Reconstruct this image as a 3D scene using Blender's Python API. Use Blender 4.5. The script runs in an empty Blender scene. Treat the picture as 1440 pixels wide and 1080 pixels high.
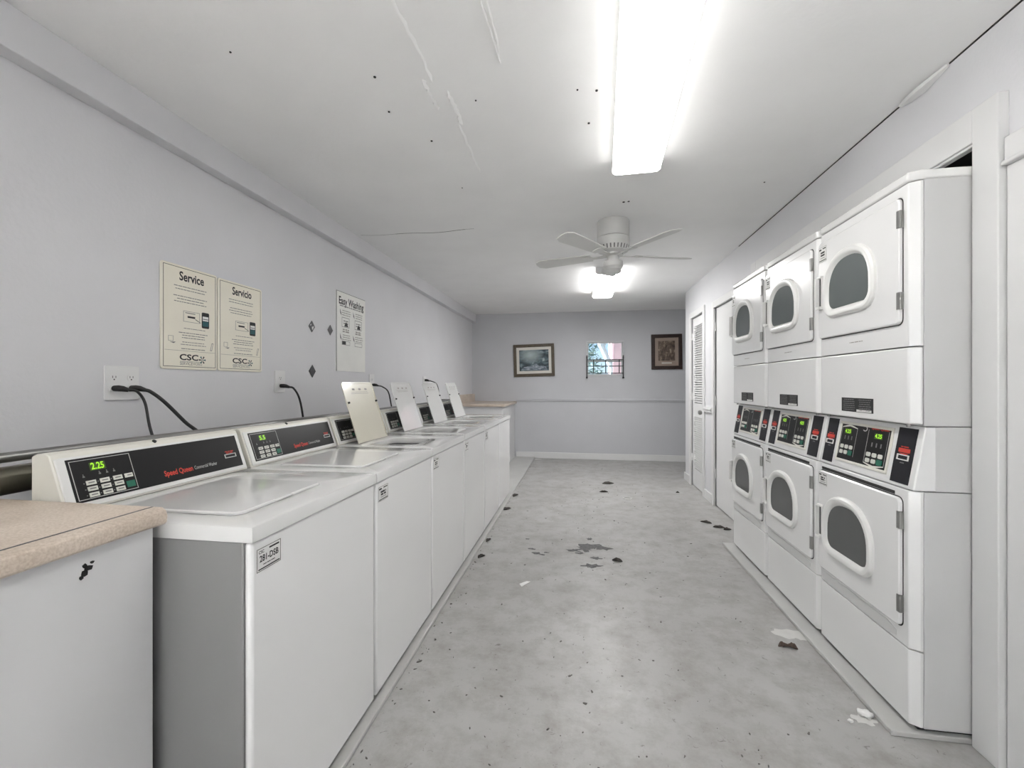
import bpy, bmesh, math, random
from mathutils import Vector, Matrix
random.seed(7)
PI = math.pi

# ------------------------------------------------------------------ camera, world, exposure
sc = bpy.context.scene
col = sc.collection
H_CAM, F_PX = 1.30, 610.0
cam_d = bpy.data.cameras.new('camera')
cam_d.sensor_fit = 'HORIZONTAL'; cam_d.sensor_width = 36.0
cam_d.lens = F_PX / 1440.0 * 36.0
cam_d.clip_start = 0.02
cam = bpy.data.objects.new('camera', cam_d); col.objects.link(cam)
cam.location = (0, 0, H_CAM)
cam.rotation_euler = (PI/2, 0, math.atan2(96.0, F_PX))
sc.camera = cam

wd = bpy.data.worlds.new('world'); sc.world = wd; wd.use_nodes = True
bg = wd.node_tree.nodes['Background']
sky = wd.node_tree.nodes.new('ShaderNodeTexSky')
sky.sky_type = 'HOSEK_WILKIE'; sky.turbidity = 4.0; sky.sun_direction = (-0.5, -0.45, 0.75)
wd.node_tree.links.new(sky.outputs[0], bg.inputs[0])
bg.inputs[1].default_value = 2.4

sun_d = bpy.data.lights.new('sun', 'SUN'); sun_d.energy = 42.0; sun_d.angle = 0.02
sun = bpy.data.objects.new('sun', sun_d); col.objects.link(sun)
sun.location = (-9, 3, 8); sun.rotation_euler = (0, math.radians(-42), math.radians(-4))

sc.view_settings.view_transform = 'Standard'
sc.view_settings.look = 'None'
sc.view_settings.gamma = 1.0
sc.view_settings.use_curve_mapping = False
sc.view_settings.exposure = 1.15
LAMP, LAMP_FAR = 6.3, 19.5     # radiance of the fluorescent diffusers (far one set brighter)

# ------------------------------------------------------------------ helpers
def lin(c):
    c = c/255.0
    return c/12.92 if c <= 0.04045 else ((c+0.055)/1.055)**2.4
def rgb(r, g, b): return (lin(r), lin(g), lin(b), 1.0)

def mat(name, color, rough=0.5, var=0.0, scale=6.0, bump=0.0, bscale=40.0, metal=0.0, emit=0.0, spec=0.5, coat=0.0):
    m = bpy.data.materials.new(name); m.use_nodes = True
    nt = m.node_tree; b = nt.nodes['Principled BSDF']
    b.inputs['Base Color'].default_value = color
    b.inputs['Roughness'].default_value = rough
    b.inputs['Metallic'].default_value = metal
    b.inputs['Specular IOR Level'].default_value = spec
    b.inputs['Coat Weight'].default_value = coat
    b.inputs['Coat Roughness'].default_value = 0.06
    tc = nt.nodes.new('ShaderNodeTexCoord')
    if var > 0:
        n = nt.nodes.new('ShaderNodeTexNoise'); n.inputs['Scale'].default_value = scale
        n.inputs['Detail'].default_value = 5.0
        nt.links.new(tc.outputs['Object'], n.inputs['Vector'])
        r = nt.nodes.new('ShaderNodeValToRGB')
        r.color_ramp.elements[0].position = 0.3; r.color_ramp.elements[1].position = 0.7
        r.color_ramp.elements[0].color = tuple(max(0, x*(1-var)) for x in color[:3]) + (1,)
        r.color_ramp.elements[1].color = tuple(min(1, x*(1+var)) for x in color[:3]) + (1,)
        nt.links.new(n.outputs['Fac'], r.inputs['Fac'])
        nt.links.new(r.outputs['Color'], b.inputs['Base Color'])
    if bump > 0:
        n2 = nt.nodes.new('ShaderNodeTexNoise'); n2.inputs['Scale'].default_value = bscale
        n2.inputs['Detail'].default_value = 4.0
        nt.links.new(tc.outputs['Object'], n2.inputs['Vector'])
        bp = nt.nodes.new('ShaderNodeBump'); bp.inputs['Strength'].default_value = bump
        bp.inputs['Distance'].default_value = 0.01
        nt.links.new(n2.outputs['Fac'], bp.inputs['Height'])
        nt.links.new(bp.outputs['Normal'], b.inputs['Normal'])
    if emit > 0:
        b.inputs['Emission Color'].default_value = color
        b.inputs['Emission Strength'].default_value = emit
    return m

M = {}
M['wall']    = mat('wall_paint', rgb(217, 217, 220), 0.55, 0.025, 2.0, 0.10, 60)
M['walldim'] = mat('wall_paint_dimmed', rgb(197, 198, 202), 0.6, 0.03, 2.0, 0.10, 60)  # darker copy of the wall paint, standing in for dimmer far light
M['ceil']    = mat('ceiling_paint', rgb(245, 245, 245), 0.75, 0.02, 3.0, 0.10, 45)
M['trim']    = mat('trim_paint', rgb(222, 222, 222), 0.4, 0.02, 4.0)
M['beam']    = mat('beam_paint', rgb(216, 216, 219), 0.45, 0.02, 4.0)
M['door']    = mat('door_paint', rgb(226, 226, 226), 0.35, 0.015, 3.0)
M['enamel']  = mat('white_enamel', rgb(234, 234, 234), 0.22, 0.01, 3.0, 0.02, 7, coat=0.3)
M['enamel_top'] = mat('white_enamel_top', rgb(224, 224, 223), 0.12, 0.01, 3.0, 0.02, 6, coat=0.5)
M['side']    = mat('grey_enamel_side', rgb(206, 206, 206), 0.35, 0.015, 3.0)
M['shadeside'] = mat('shade_darkened_side', rgb(140, 140, 140), 0.4, 0.015, 3.0)  # grey deepened to stand in for shade on the washer sides
M['cream']   = mat('aged_cream_plastic', rgb(226, 224, 215), 0.35, 0.02, 8.0)
M['lidcream']= mat('aged_cream_enamel', rgb(217, 213, 198), 0.25, 0.015, 8.0, coat=0.2)
M['black']   = mat('black_panel', rgb(20, 20, 21), 0.35, 0.05, 20.0, spec=0.3)
M['navy']    = mat('blue_black_panel', rgb(28, 28, 34), 0.4, 0.05, 20.0, spec=0.3)
M['seam']    = mat('dark_gap', rgb(50, 50, 50), 0.8, 0.1, 20.0)
M['ink']     = mat('black_ink', rgb(35, 35, 36), 0.6, 0.05, 30.0)
M['greyink'] = mat('grey_ink', rgb(120, 120, 120), 0.6, 0.05, 30.0)
M['softink'] = mat('faint_ink', rgb(150, 146, 142), 0.6, 0.05, 30.0)
M['tealink'] = mat('teal_ink', rgb(40, 92, 96), 0.6, 0.05, 30.0)
M['red']     = mat('red_lettering', rgb(206, 62, 48), 0.5, 0.04, 30.0)
M['silver']  = mat('silver_lettering', rgb(190, 190, 188), 0.4, 0.04, 30.0)
M['key']     = mat('key_white', rgb(214, 214, 206), 0.4, 0.03, 50.0)
M['green']   = mat('key_green', rgb(22, 106, 84), 0.4, 0.05, 50.0)
M['led']     = mat('green_led_digits', rgb(150, 215, 40), 0.4, 0.02, 30.0, emit=0.35)
M['ledbg']   = mat('led_window', rgb(52, 78, 14), 0.3, 0.03, 30.0, emit=0.08)
M['paper']   = mat('label_paper', rgb(224, 224, 222), 0.5, 0.02, 20.0)
M['poster']  = mat('poster_cream', rgb(239, 234, 219), 0.5, 0.02, 6.0)
M['poster2'] = mat('poster_white', rgb(236, 236, 232), 0.4, 0.03, 6.0)
M['plate']   = mat('outlet_plastic', rgb(226, 226, 226), 0.3, 0.01, 6.0)
M['rubber']  = mat('black_rubber', rgb(24, 24, 25), 0.5, 0.05, 30.0)
M['steel']   = mat('brushed_steel', rgb(150, 150, 148), 0.35, 0.06, 14.0, metal=0.9)
M['brass']   = mat('tarnished_pipe', rgb(120, 117, 104), 0.35, 0.10, 9.0, metal=0.8)
M['tub']     = mat('tub_shaded', rgb(74, 74, 75), 0.5, 0.06, 10.0)  # darkened for the shade inside the tub and the handle recess
M['smoke']   = mat('smoked_glass', rgb(84, 86, 86), 0.07, 0.05, 3.0, spec=0.55)
M['smokelit'] = mat('smoked_glass_reflecting', rgb(100, 106, 106), 0.06, 0.05, 3.0, spec=0.6)  # lighter copy, reflected ceiling light put into the glass colour
M['gasket']  = mat('window_trim_plastic', rgb(229, 229, 227), 0.3, 0.01, 6.0)
M['cabinet'] = mat('counter_cabinet_paint', rgb(214, 214, 215), 0.5, 0.03, 2.5)
M['darkwood']= mat('dark_frame_wood', rgb(52, 38, 34), 0.4, 0.2, 25.0)
M['goldwood']= mat('gilt_frame_wood', rgb(88, 78, 64), 0.4, 0.25, 40.0)
M['matcream']= mat('cream_mat_board', rgb(222, 219, 212), 0.7, 0.02, 12.0)
M['mattan']  = mat('tan_mat_board', rgb(160, 144, 132), 0.7, 0.04, 12.0)
M['iron']    = mat('black_iron', rgb(30, 32, 36), 0.5, 0.1, 20.0)
M['alu']     = mat('window_frame_alu', rgb(206, 208, 210), 0.4, 0.03, 10.0)
M['pink']    = mat('pink_stucco', rgb(206, 172, 178), 0.8, 0.05, 8.0, 0.2, 60)
M['post']    = mat('white_timber', rgb(176, 184, 188), 0.6, 0.03, 10.0)
M['leaf']    = mat('bluish_foliage', rgb(76, 104, 102), 0.6, 0.35, 9.0)
M['bark']    = mat('bark', rgb(92, 84, 76), 0.9, 0.2, 20.0, 0.4, 40)
M['paving']  = mat('pale_paving', rgb(206, 204, 198), 0.8, 0.05, 4.0)
M['soil']    = mat('outside_ground', rgb(120, 124, 112), 0.9, 0.15, 5.0, 0.3, 30)
M['dryleaf'] = mat('dry_leaf', rgb(66, 62, 58), 0.8, 0.25, 40.0)
M['brownleaf']= mat('brown_leaf', rgb(92, 78, 70), 0.8, 0.3, 60.0)
M['lint']    = mat('white_lint', rgb(232, 232, 230), 0.95, 0.04, 60.0)
M['worn']    = mat('bare_concrete', rgb(104, 104, 104), 0.85, 0.3, 45.0, 0.3, 60)
M['smear']   = mat('white_smear', rgb(206, 206, 203), 0.5, 0.05, 18.0)
M['grit']    = mat('dark_grit', rgb(104, 101, 98), 0.9, 0.3, 60.0)
M['tile']    = mat('dark_diamond_tile', rgb(58, 59, 62), 0.4, 0.25, 60.0)
M['lens']    = mat('lit_acrylic_diffuser', (1.0, 0.985, 0.955, 1), 0.4, emit=LAMP)
M['lensfar'] = mat('lit_acrylic_diffuser_bright', (1.0, 0.99, 0.97, 1), 0.4, emit=LAMP_FAR)
M['lenshous']= mat('fixture_metal', rgb(226, 226, 226), 0.4, 0.01, 6.0)
M['fan']     = mat('fan_white', rgb(214, 214, 212), 0.4, 0.02, 10.0)
M['curb']    = mat('painted_curb', rgb(188, 188, 186), 0.5, 0.05, 5.0, 0.15, 40)
M['chip']    = mat('chip_black', rgb(38, 38, 38), 0.8, 0.2, 60.0)

def laminate():
    m = mat('beige_speckled_laminate', rgb(212, 196, 180), 0.35)
    nt = m.node_tree; b = nt.nodes['Principled BSDF']
    tc = nt.nodes.new('ShaderNodeTexCoord')
    n = nt.nodes.new('ShaderNodeTexNoise'); n.inputs['Scale'].default_value = 190; n.inputs['Detail'].default_value = 3
    n2 = nt.nodes.new('ShaderNodeTexNoise'); n2.inputs['Scale'].default_value = 5; n2.inputs['Detail'].default_value = 5
    r = nt.nodes.new('ShaderNodeValToRGB')
    r.color_ramp.elements[0].position = .35; r.color_ramp.elements[0].color = rgb(198, 183, 168)
    r.color_ramp.elements[1].position = .65; r.color_ramp.elements[1].color = rgb(217, 204, 191)
    r2 = nt.nodes.new('ShaderNodeValToRGB')
    r2.color_ramp.elements[0].position = .33; r2.color_ramp.elements[0].color = (.80, .78, .75, 1)
    r2.color_ramp.elements[1].position = .6; r2.color_ramp.elements[1].color = (1, 1, 1, 1)
    mx = nt.nodes.new('ShaderNodeMix'); mx.data_type = 'RGBA'; mx.blend_type = 'MULTIPLY'; mx.inputs[0].default_value = 1
    for t in (n, n2): nt.links.new(tc.outputs['Object'], t.inputs['Vector'])
    nt.links.new(n.outputs['Fac'], r.inputs['Fac']); nt.links.new(n2.outputs['Fac'], r2.inputs['Fac'])
    nt.links.new(r.outputs[0], mx.inputs[6]); nt.links.new(r2.outputs[0], mx.inputs[7])
    nt.links.new(mx.outputs[2], b.inputs['Base Color'])
    return m
M['laminate'] = laminate()

def floor_mat():
    m = mat('painted_concrete_floor', rgb(186, 185, 182), 0.42)
    nt = m.node_tree; b = nt.nodes['Principled BSDF']
    tc = nt.nodes.new('ShaderNodeTexCoord')
    def noise(s, d, ro=.55, dist=0.0):
        n = nt.nodes.new('ShaderNodeTexNoise'); n.inputs['Scale'].default_value = s
        n.inputs['Detail'].default_value = d; n.inputs['Roughness'].default_value = ro
        n.inputs['Distortion'].default_value = dist
        nt.links.new(tc.outputs['Object'], n.inputs['Vector']); return n
    def ramp(n, p0, c0, p1, c1):
        r = nt.nodes.new('ShaderNodeValToRGB')
        r.color_ramp.elements[0].position = p0; r.color_ramp.elements[0].color = c0
        r.color_ramp.elements[1].position = p1; r.color_ramp.elements[1].color = c1
        nt.links.new(n.outputs['Fac'], r.inputs['Fac']); return r
    base = ramp(noise(1.6, 6), .3, rgb(163, 162, 160), .7, rgb(178, 178, 177))
    mott = ramp(noise(7, 10, .72), .34, (.77, .75, .72, 1), .56, (1, 1, 1, 1))
    fleck = ramp(noise(34, 7, .68, .8), .30, (.50, .48, .46, 1), .38, (1, 1, 1, 1))
    light = ramp(noise(14, 6, .6, 1.2), .66, (0, 0, 0, 1), .76, (.05, .05, .05, 1))
    def mix(a, c, kind):
        x = nt.nodes.new('ShaderNodeMix'); x.data_type = 'RGBA'; x.blend_type = kind; x.inputs[0].default_value = 1
        nt.links.new(a, x.inputs[6]); nt.links.new(c, x.inputs[7]); return x.outputs[2]
    o = mix(base.outputs[0], mott.outputs[0], 'MULTIPLY')
    o = mix(o, fleck.outputs[0], 'MULTIPLY')
    o = mix(o, light.outputs[0], 'ADD')
    nt.links.new(o, b.inputs['Base Color'])
    rr = ramp(noise(5, 5), .3, (.34, .34, .34, 1), .7, (.50, .50, .50, 1))
    nt.links.new(rr.outputs[0], b.inputs['Roughness'])
    bp = nt.nodes.new('ShaderNodeBump'); bp.inputs['Strength'].default_value = .12; bp.inputs['Distance'].default_value = .01
    nb = noise(30, 6); nt.links.new(nb.outputs['Fac'], bp.inputs['Height'])
    nt.links.new(bp.outputs['Normal'], b.inputs['Normal'])
    return m
M['floor'] = floor_mat()

def art_mat(name, stops, scale, stretch):
    m = mat(name, stops[0][1], 0.35)
    nt = m.node_tree; b = nt.nodes['Principled BSDF']
    tc = nt.nodes.new('ShaderNodeTexCoord'); mp = nt.nodes.new('ShaderNodeMapping')
    mp.inputs['Scale'].default_value = stretch
    n = nt.nodes.new('ShaderNodeTexNoise'); n.inputs['Scale'].default_value = scale; n.inputs['Detail'].default_value = 6
    n.inputs['Distortion'].default_value = .6
    r = nt.nodes.new('ShaderNodeValToRGB')
    r.color_ramp.elements[0].position, r.color_ramp.elements[0].color = stops[0]
    r.color_ramp.elements[1].position, r.color_ramp.elements[1].color = stops[-1]
    for p, c in stops[1:-1]:
        e = r.color_ramp.elements.new(p); e.color = c
    nt.links.new(tc.outputs['Object'], mp.inputs['Vector']); nt.links.new(mp.outputs[0], n.inputs['Vector'])
    nt.links.new(n.outputs['Fac'], r.inputs['Fac']); nt.links.new(r.outputs[0], b.inputs['Base Color'])
    return m
M['art1'] = art_mat('landscape_print', [(.3, rgb(24, 32, 38)), (.48, rgb(58, 76, 84)), (.60, rgb(96, 116, 122)), (.72, rgb(168, 178, 182))], 9.0, (1, 1, 2.0))
def misty(m):
    nt = m.node_tree; b = nt.nodes['Principled BSDF']; src = b.inputs['Base Color'].links[0].from_socket
    tc = nt.nodes.new('ShaderNodeTexCoord'); mp = nt.nodes.new('ShaderNodeMapping')
    mp.inputs['Location'].default_value = (.25, 0, -.55); mp.inputs['Scale'].default_value = (4.2, 0, 6.0)
    g = nt.nodes.new('ShaderNodeTexGradient'); g.gradient_type = 'SPHERICAL'
    mx = nt.nodes.new('ShaderNodeMix'); mx.data_type = 'RGBA'; mx.inputs[7].default_value = rgb(178, 192, 194)
    nt.links.new(tc.outputs['Object'], mp.inputs['Vector']); nt.links.new(mp.outputs[0], g.inputs[0])
    nt.links.new(g.outputs['Fac'], mx.inputs[0]); nt.links.new(src, mx.inputs[6]); nt.links.new(mx.outputs[2], b.inputs['Base Color'])
misty(M['art1'])
M['art1water'] = art_mat('landscape_water', [(.35, rgb(72, 88, 100)), (.65, rgb(176, 184, 196))], 14.0, (1, 1, 3))
M['art2'] = art_mat('sepia_print', [(.3, rgb(50, 42, 38)), (.55, rgb(112, 96, 84)), (.72, rgb(186, 170, 150))], 14.0, (1.6, 1, 1))

def glass_mat():
    m = bpy.data.materials.new('window_glass'); m.use_nodes = True
    nt = m.node_tree; nt.nodes.clear()
    o = nt.nodes.new('ShaderNodeOutputMaterial'); mx = nt.nodes.new('ShaderNodeMixShader')
    t = nt.nodes.new('ShaderNodeBsdfTransparent'); t.inputs[0].default_value = (.93, .96, .97, 1)
    g = nt.nodes.new('ShaderNodeBsdfGlossy'); g.inputs['Roughness'].default_value = .03
    fr = nt.nodes.new('ShaderNodeFresnel'); fr.inputs[0].default_value = 1.45
    nt.links.new(fr.outputs[0], mx.inputs[0]); nt.links.new(t.outputs[0], mx.inputs[1]); nt.links.new(g.outputs[0], mx.inputs[2])
    nt.links.new(mx.outputs[0], o.inputs[0])
    return m
M['glass'] = glass_mat()

class Fr:
    """a local frame on a surface: a along u, b along v, c along n"""
    def __init__(s, o, u, v, n): s.o, s.u, s.v, s.n = Vector(o), Vector(u), Vector(v), Vector(n)
    def p(s, a, b, c=0.0): return s.o + s.u*a + s.v*b + s.n*c

_txt = {}
def text2d(t, bold=False):
    if (t, bold) in _txt: return _txt[(t, bold)]
    cu = bpy.data.curves.new('tmp', 'FONT'); cu.body = t; cu.size = 1.0; cu.align_x = 'CENTER'; cu.align_y = 'CENTER'
    cu.resolution_u = 3
    if bold: cu.offset = 0.025
    ob = bpy.data.objects.new('tmp', cu); col.objects.link(ob)
    dg = bpy.context.evaluated_depsgraph_get()
    me = bpy.data.meshes.new_from_object(ob.evaluated_get(dg))
    vs = [(v.co.x, v.co.y) for v in me.vertices]; fs = [tuple(p.vertices) for p in me.polygons]
    w = (max(v[0] for v in vs) - min(v[0] for v in vs)) if vs else 1
    bpy.data.objects.remove(ob); bpy.data.curves.remove(cu); bpy.data.meshes.remove(me)
    _txt[(t, bold)] = (vs, fs, w); return _txt[(t, bold)]

class MB:
    def __init__(s): s.v, s.f, s.m, s.mats = [], [], [], []
    def mi(s, m):
        if m is None: return 0
        if m not in s.mats: s.mats.append(m)
        return s.mats.index(m)
    def add(s, vs, fs, m=None):
        b = len(s.v); k = s.mi(m)
        s.v += [Vector(p) for p in vs]
        for f in fs: s.f.append(tuple(i+b for i in f)); s.m.append(k)
        return s
    def hexa(s, p, m=None):
        return s.add(p, [(0,3,2,1),(4,5,6,7),(0,1,5,4),(1,2,6,5),(2,3,7,6),(3,0,4,7)], m)
    def box(s, x0, x1, y0, y1, z0, z1, m=None):
        return s.hexa([(x0,y0,z0),(x1,y0,z0),(x1,y1,z0),(x0,y1,z0),(x0,y0,z1),(x1,y0,z1),(x1,y1,z1),(x0,y1,z1)], m)
    def fbox(s, fr, a0, a1, b0, b1, c0, c1, m=None):
        return s.hexa([fr.p(a,b,c) for c in (c0,c1) for a,b in ((a0,b0),(a1,b0),(a1,b1),(a0,b1))], m)
    def fquad(s, fr, a0, a1, b0, b1, c, m=None):
        return s.add([fr.p(a0,b0,c), fr.p(a1,b0,c), fr.p(a1,b1,c), fr.p(a0,b1,c)], [(0,1,2,3)], m)
    def prism(s, fr, pts, c0, c1, m=None):
        n = len(pts)
        vs = [fr.p(a,b,c0) for a,b in pts] + [fr.p(a,b,c1) for a,b in pts]
        fs = [tuple(range(n))[::-1], tuple(range(n, 2*n))] + [(i, (i+1)%n, n+(i+1)%n, n+i) for i in range(n)]
        return s.add(vs, fs, m)
    def loft(s, rings, closed=True, cap0=False, cap1=False, m=None):
        n = len(rings[0]); vs = [p for r in rings for p in r]; fs = []
        for k in range(len(rings)-1):
            for i in range(n if closed else n-1):
                j = (i+1) % n
                fs.append((k*n+i, k*n+j, (k+1)*n+j, (k+1)*n+i))
        if cap0: fs.append(tuple(range(n))[::-1])
        if cap1: fs.append(tuple(range((len(rings)-1)*n, len(rings)*n)))
        return s.add(vs, fs, m)
    def frame(s, fr, a0, a1, b0, b1, w, c0, c1, m=None):
        s.fbox(fr, a0, a1, b0, b0+w, c0, c1, m); s.fbox(fr, a0, a1, b1-w, b1, c0, c1, m)
        s.fbox(fr, a0, a0+w, b0+w, b1-w, c0, c1, m); s.fbox(fr, a1-w, a1, b0+w, b1-w, c0, c1, m); return s
    def text(s, fr, t, a, b, size, c, m=None, width=None, bold=False):
        vs, fs, w = text2d(t, bold)
        sx = size if width is None else width/w
        return s.add([fr.p(a+x*sx, b+y*size, c) for x,y in vs], fs, m)
    def tube(s, pts, r, n=10, m=None):
        pts = [Vector(p) for p in pts]; rings = []; up = Vector((0,0,1))
        for i, p in enumerate(pts):
            d = (pts[min(i+1,len(pts)-1)] - pts[max(i-1,0)]).normalized()
            x = d.cross(up)
            if x.length < 1e-3: x = d.cross(Vector((1,0,0)))
            x.normalize(); y = x.cross(d).normalized()
            rr = r[i] if isinstance(r, (list, tuple)) else r
            rings.append([p + x*math.cos(2*PI*k/n)*rr + y*math.sin(2*PI*k/n)*rr for k in range(n)])
        return s.loft(rings, True, True, True, m)
    def lathe(s, c, prof, n=32, m=None, cap0=True, cap1=True):
        rings = [[(c[0]+r*math.cos(2*PI*k/n), c[1]+r*math.sin(2*PI*k/n), z) for k in range(n)] for r, z in prof]
        return s.loft(rings, True, cap0, cap1, m)
    def build(s, name, m, parent=None, origin=None, bevel=0.0, seg=2, smooth=True, ang=35):
        """links ONE mesh object; origin is the world position the vertices are measured from"""
        o0 = Vector(origin) if origin is not None else (Vector(ROOT[parent.name]) if parent else Vector((0,0,0)))
        me = bpy.data.meshes.new(name)
        me.from_pydata([v - o0 for v in s.v], [], s.f)
        ms = s.mats if s.mats else [m]
        for x in ms: me.materials.append(x)
        me.polygons.foreach_set('material_index', s.m)
        bm = bmesh.new(); bm.from_mesh(me); bmesh.ops.recalc_face_normals(bm, faces=bm.faces); bm.to_mesh(me); bm.free()
        if smooth:
            me.polygons.foreach_set('use_smooth', [True]*len(me.polygons)); me.set_sharp_from_angle(angle=math.radians(ang))
        me.update()
        o = bpy.data.objects.new(name, me); col.objects.link(o)
        if parent is not None:
            o.parent = parent; ROOT[o.name] = o0
        else:
            o.location = o0; ROOT[o.name] = o0
        if bevel > 0:
            md = o.modifiers.new('bevel', 'BEVEL'); md.width = bevel; md.segments = seg
            md.limit_method = 'ANGLE'; md.angle_limit = math.radians(40)
        return o
ROOT = {}

def tag(o, label, cat, group=None, kind=None):
    o['label'] = label; o['category'] = cat
    if group: o['group'] = group
    if kind: o['kind'] = kind
    return o
def thing(name, loc, label, cat, group=None):
    o = bpy.data.objects.new(name, None); col.objects.link(o); o.location = loc; o.empty_display_size = .1
    ROOT[o.name] = Vector(loc)
    return tag(o, label, cat, group)
def struct(name, mb, m, bevel=0.0, origin=(0,0,0)):
    o = mb.build(name, m, None, origin, bevel); o['kind'] = 'structure'; return o
def kids(o): return [c for c in bpy.data.objects if c.parent == o]
def copy_tree(o, loc, skip=()):
    r = o.copy(); col.objects.link(r); r.location = loc; ROOT[r.name] = Vector(loc)
    for ch in kids(o):
        base = ch.name.split('.')[0]
        if base in skip: continue
        c = ch.copy(); col.objects.link(c); c.parent = r; ROOT[c.name] = Vector(loc)
        for g in kids(ch):
            if g.name.split('.')[0] in skip: continue
            d = g.copy(); col.objects.link(d); d.parent = c; ROOT[d.name] = Vector(loc)
    return r

def rrect(a0, a1, b0, b1, r, n=5, corners=(1,1,1,1)):
    """rounded rectangle, anticlockwise from the a1,b0 corner; corners = (a1b0, a1b1, a0b1, a0b0)"""
    pts = []
    for (ca, cb, t0, on) in ((a1-r, b0+r, -PI/2, corners[0]), (a1-r, b1-r, 0, corners[1]), (a0+r, b1-r, PI/2, corners[2]), (a0+r, b0+r, PI, corners[3])):
        if on:
            pts += [(ca + r*math.cos(t0+PI/2*k/n), cb + r*math.sin(t0+PI/2*k/n)) for k in range(n+1)]
        else:
            pts.append((ca + r*(1 if t0 in (-PI/2, 0) else -1), cb + r*(-1 if t0 in (-PI/2, PI) else 1)))
    return pts
def offset(pts, d):
    """grow a closed anticlockwise outline outward by d"""
    out = []; n = len(pts)
    for i in range(n):
        p0, p1, p2 = Vector(pts[i-1]), Vector(pts[i]), Vector(pts[(i+1)%n])
        t = (p2-p0).normalized(); out.append((p1.x + t.y*d, p1.y - t.x*d))
    return out
def lines(mb, fr, a, b, w, n, step, th, c, m, jit=.12):
    """n rows of unreadable small print, centred on a"""
    for k in range(n):
        ww = w*(1 - random.random()*jit*2); y = b - k*step; x = a - ww/2
        while x < a + ww/2 - .001:
            l = min(random.uniform(.3, 1.0)*th*7, a + ww/2 - x)
            mb.fquad(fr, x, x+l, y-th/2, y+th/2, c, m); x += l + th*.8

CY, UP = Vector((0,1,0)), Vector((0,0,1))
XL, XR, YB, YF, ZC = -1.92, 1.42, 7.60, -3.2, 2.55
CURB = 0.02

# ------------------------------------------------------------------ the room
b = MB(); b.box(XL-.1, 2.7, YF-.1, YB+.1, -.1, 0)
floor = struct('floor', b, M['floor'])
b = MB(); b.box(XL-.1, 2.7, YF-.1, YB+.1, ZC, ZC+.1)
ceiling = struct('ceiling', b, M['ceil'])
b = MB()   # the left wall, with an unseen opening added behind the camera for fill daylight
b.box(XL-.1, XL, YF-.1, -2.9, 0, ZC); b.box(XL-.1, XL, -2.9, -1.25, 2.12, ZC); b.box(XL-.1, XL, -1.25, YB+.1, 0, ZC)
struct('wall_left', b, M['wall'])
b = MB(); b.box(-9, XL-.11, -9, 6, -.12, -.02); struct('ground_bounce', b, M['paving'])  # unseen pale ground, added to bounce sunlight in through the opening
b = MB(); b.box(XL, 2.7, YF-.1, YF, 0, ZC); struct('wall_front', b, M['wall'])
WX0, WX1, WZ0, WZ1 = .10, .735, 1.43, 2.04
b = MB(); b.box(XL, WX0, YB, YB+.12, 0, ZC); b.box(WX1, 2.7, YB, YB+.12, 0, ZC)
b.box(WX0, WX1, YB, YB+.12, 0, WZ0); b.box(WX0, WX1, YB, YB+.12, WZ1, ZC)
struct('wall_back', b, M['walldim'])
YC = 6.22   # outer corner where the right wall stops
b = MB()
T = .12
opens = [(.45, 1.60, 2.04), (1.795, 3.74, 2.30), (4.0, 4.90, 2.11), (5.33, 5.88, 2.14)]
y = YF
for y0, y1, z1 in opens:
    b.box(XR, XR+T, y, y0, 0, ZC); b.box(XR, XR+T, y0, y1, z1, ZC); y = y1
b.box(XR, XR+T, y, YC, 0, ZC)
b.box(XR+T, 2.6, YC-T, YC, 0, ZC)
wall_right = struct('wall_right', b, M['wall'])
b = MB(); b.box(2.6, 2.7, YF, YB, 0, ZC); struct('wall_far_right', b, M['walldim'])
b = MB()   # partitions of the dryer closet, coloured dark in place of the shade inside
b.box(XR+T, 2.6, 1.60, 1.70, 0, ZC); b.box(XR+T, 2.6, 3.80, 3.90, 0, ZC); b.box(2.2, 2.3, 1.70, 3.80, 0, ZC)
b.box(XR+.022, 2.2, 1.797, 3.738, 2.24, 2.299)  # dark sheet added to keep the gap over the dryers shaded
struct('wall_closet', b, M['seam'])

# wall-to-ceiling joint on the right with a piece of tape peeling off
b = MB(); b.box(XR-.003, XR+.001, YF+.1, 4.2, ZC-.006, ZC-.0005); b.build('joint_gap', M['seam'], wall_right)
b = MB()
pk = [(1.93,.0),(1.99,.012),(2.05,.022),(2.12,.016),(2.18,.004)]
b.loft([[(XR-.004-d*.5, yy, ZC-.002), (XR-.012-d*1.2, yy, ZC-.004-d*.5), (XR-.010-d*1.2, yy, ZC-.012-d*.9), (XR-.002, yy, ZC-.014-d)] for yy, d in pk], True, True, True)
b.build('peeling_tape', M['trim'], wall_right)

# ceiling blemishes: taped seams, crack, nail heads
b = MB()
def ceil_strip(b, x, y0, y1, w, h, jag=.012, n=14, slant=0.0):
    rings = []
    for k in range(n+1):
        t = k/n; yy = y0+(y1-y0)*t; dx = x + slant*t + random.uniform(-jag, jag)*.4
        ww = w*(.35+.65*random.random())*(1 if 0 < k < n else .1)
        rings.append([(dx-ww/2, yy, ZC+.001), (dx-ww*.25, yy, ZC-h*.85), (dx+ww*.3, yy, ZC-h*.4), (dx+ww/2, yy, ZC+.001)])
    b.loft(rings, True, True, True)
ceil_strip(b, -.60, 1.20, 1.72, .022, .006); ceil_strip(b, -.56, 1.78, 2.02, .03, .008); ceil_strip(b, -.58, 2.02, 2.5, .02, .004)
ceil_strip(b, -.64, 1.70, 1.90, .025, .006)
ceil_strip(b, -.325, 1.25, 1.66, .012, .006, .004, slant=.02); ceil_strip(b, -.30, 1.25, 1.60, .010, .005, .004)
b.build('seam_tape', M['ceil'], ceiling)
b = MB()
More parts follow.
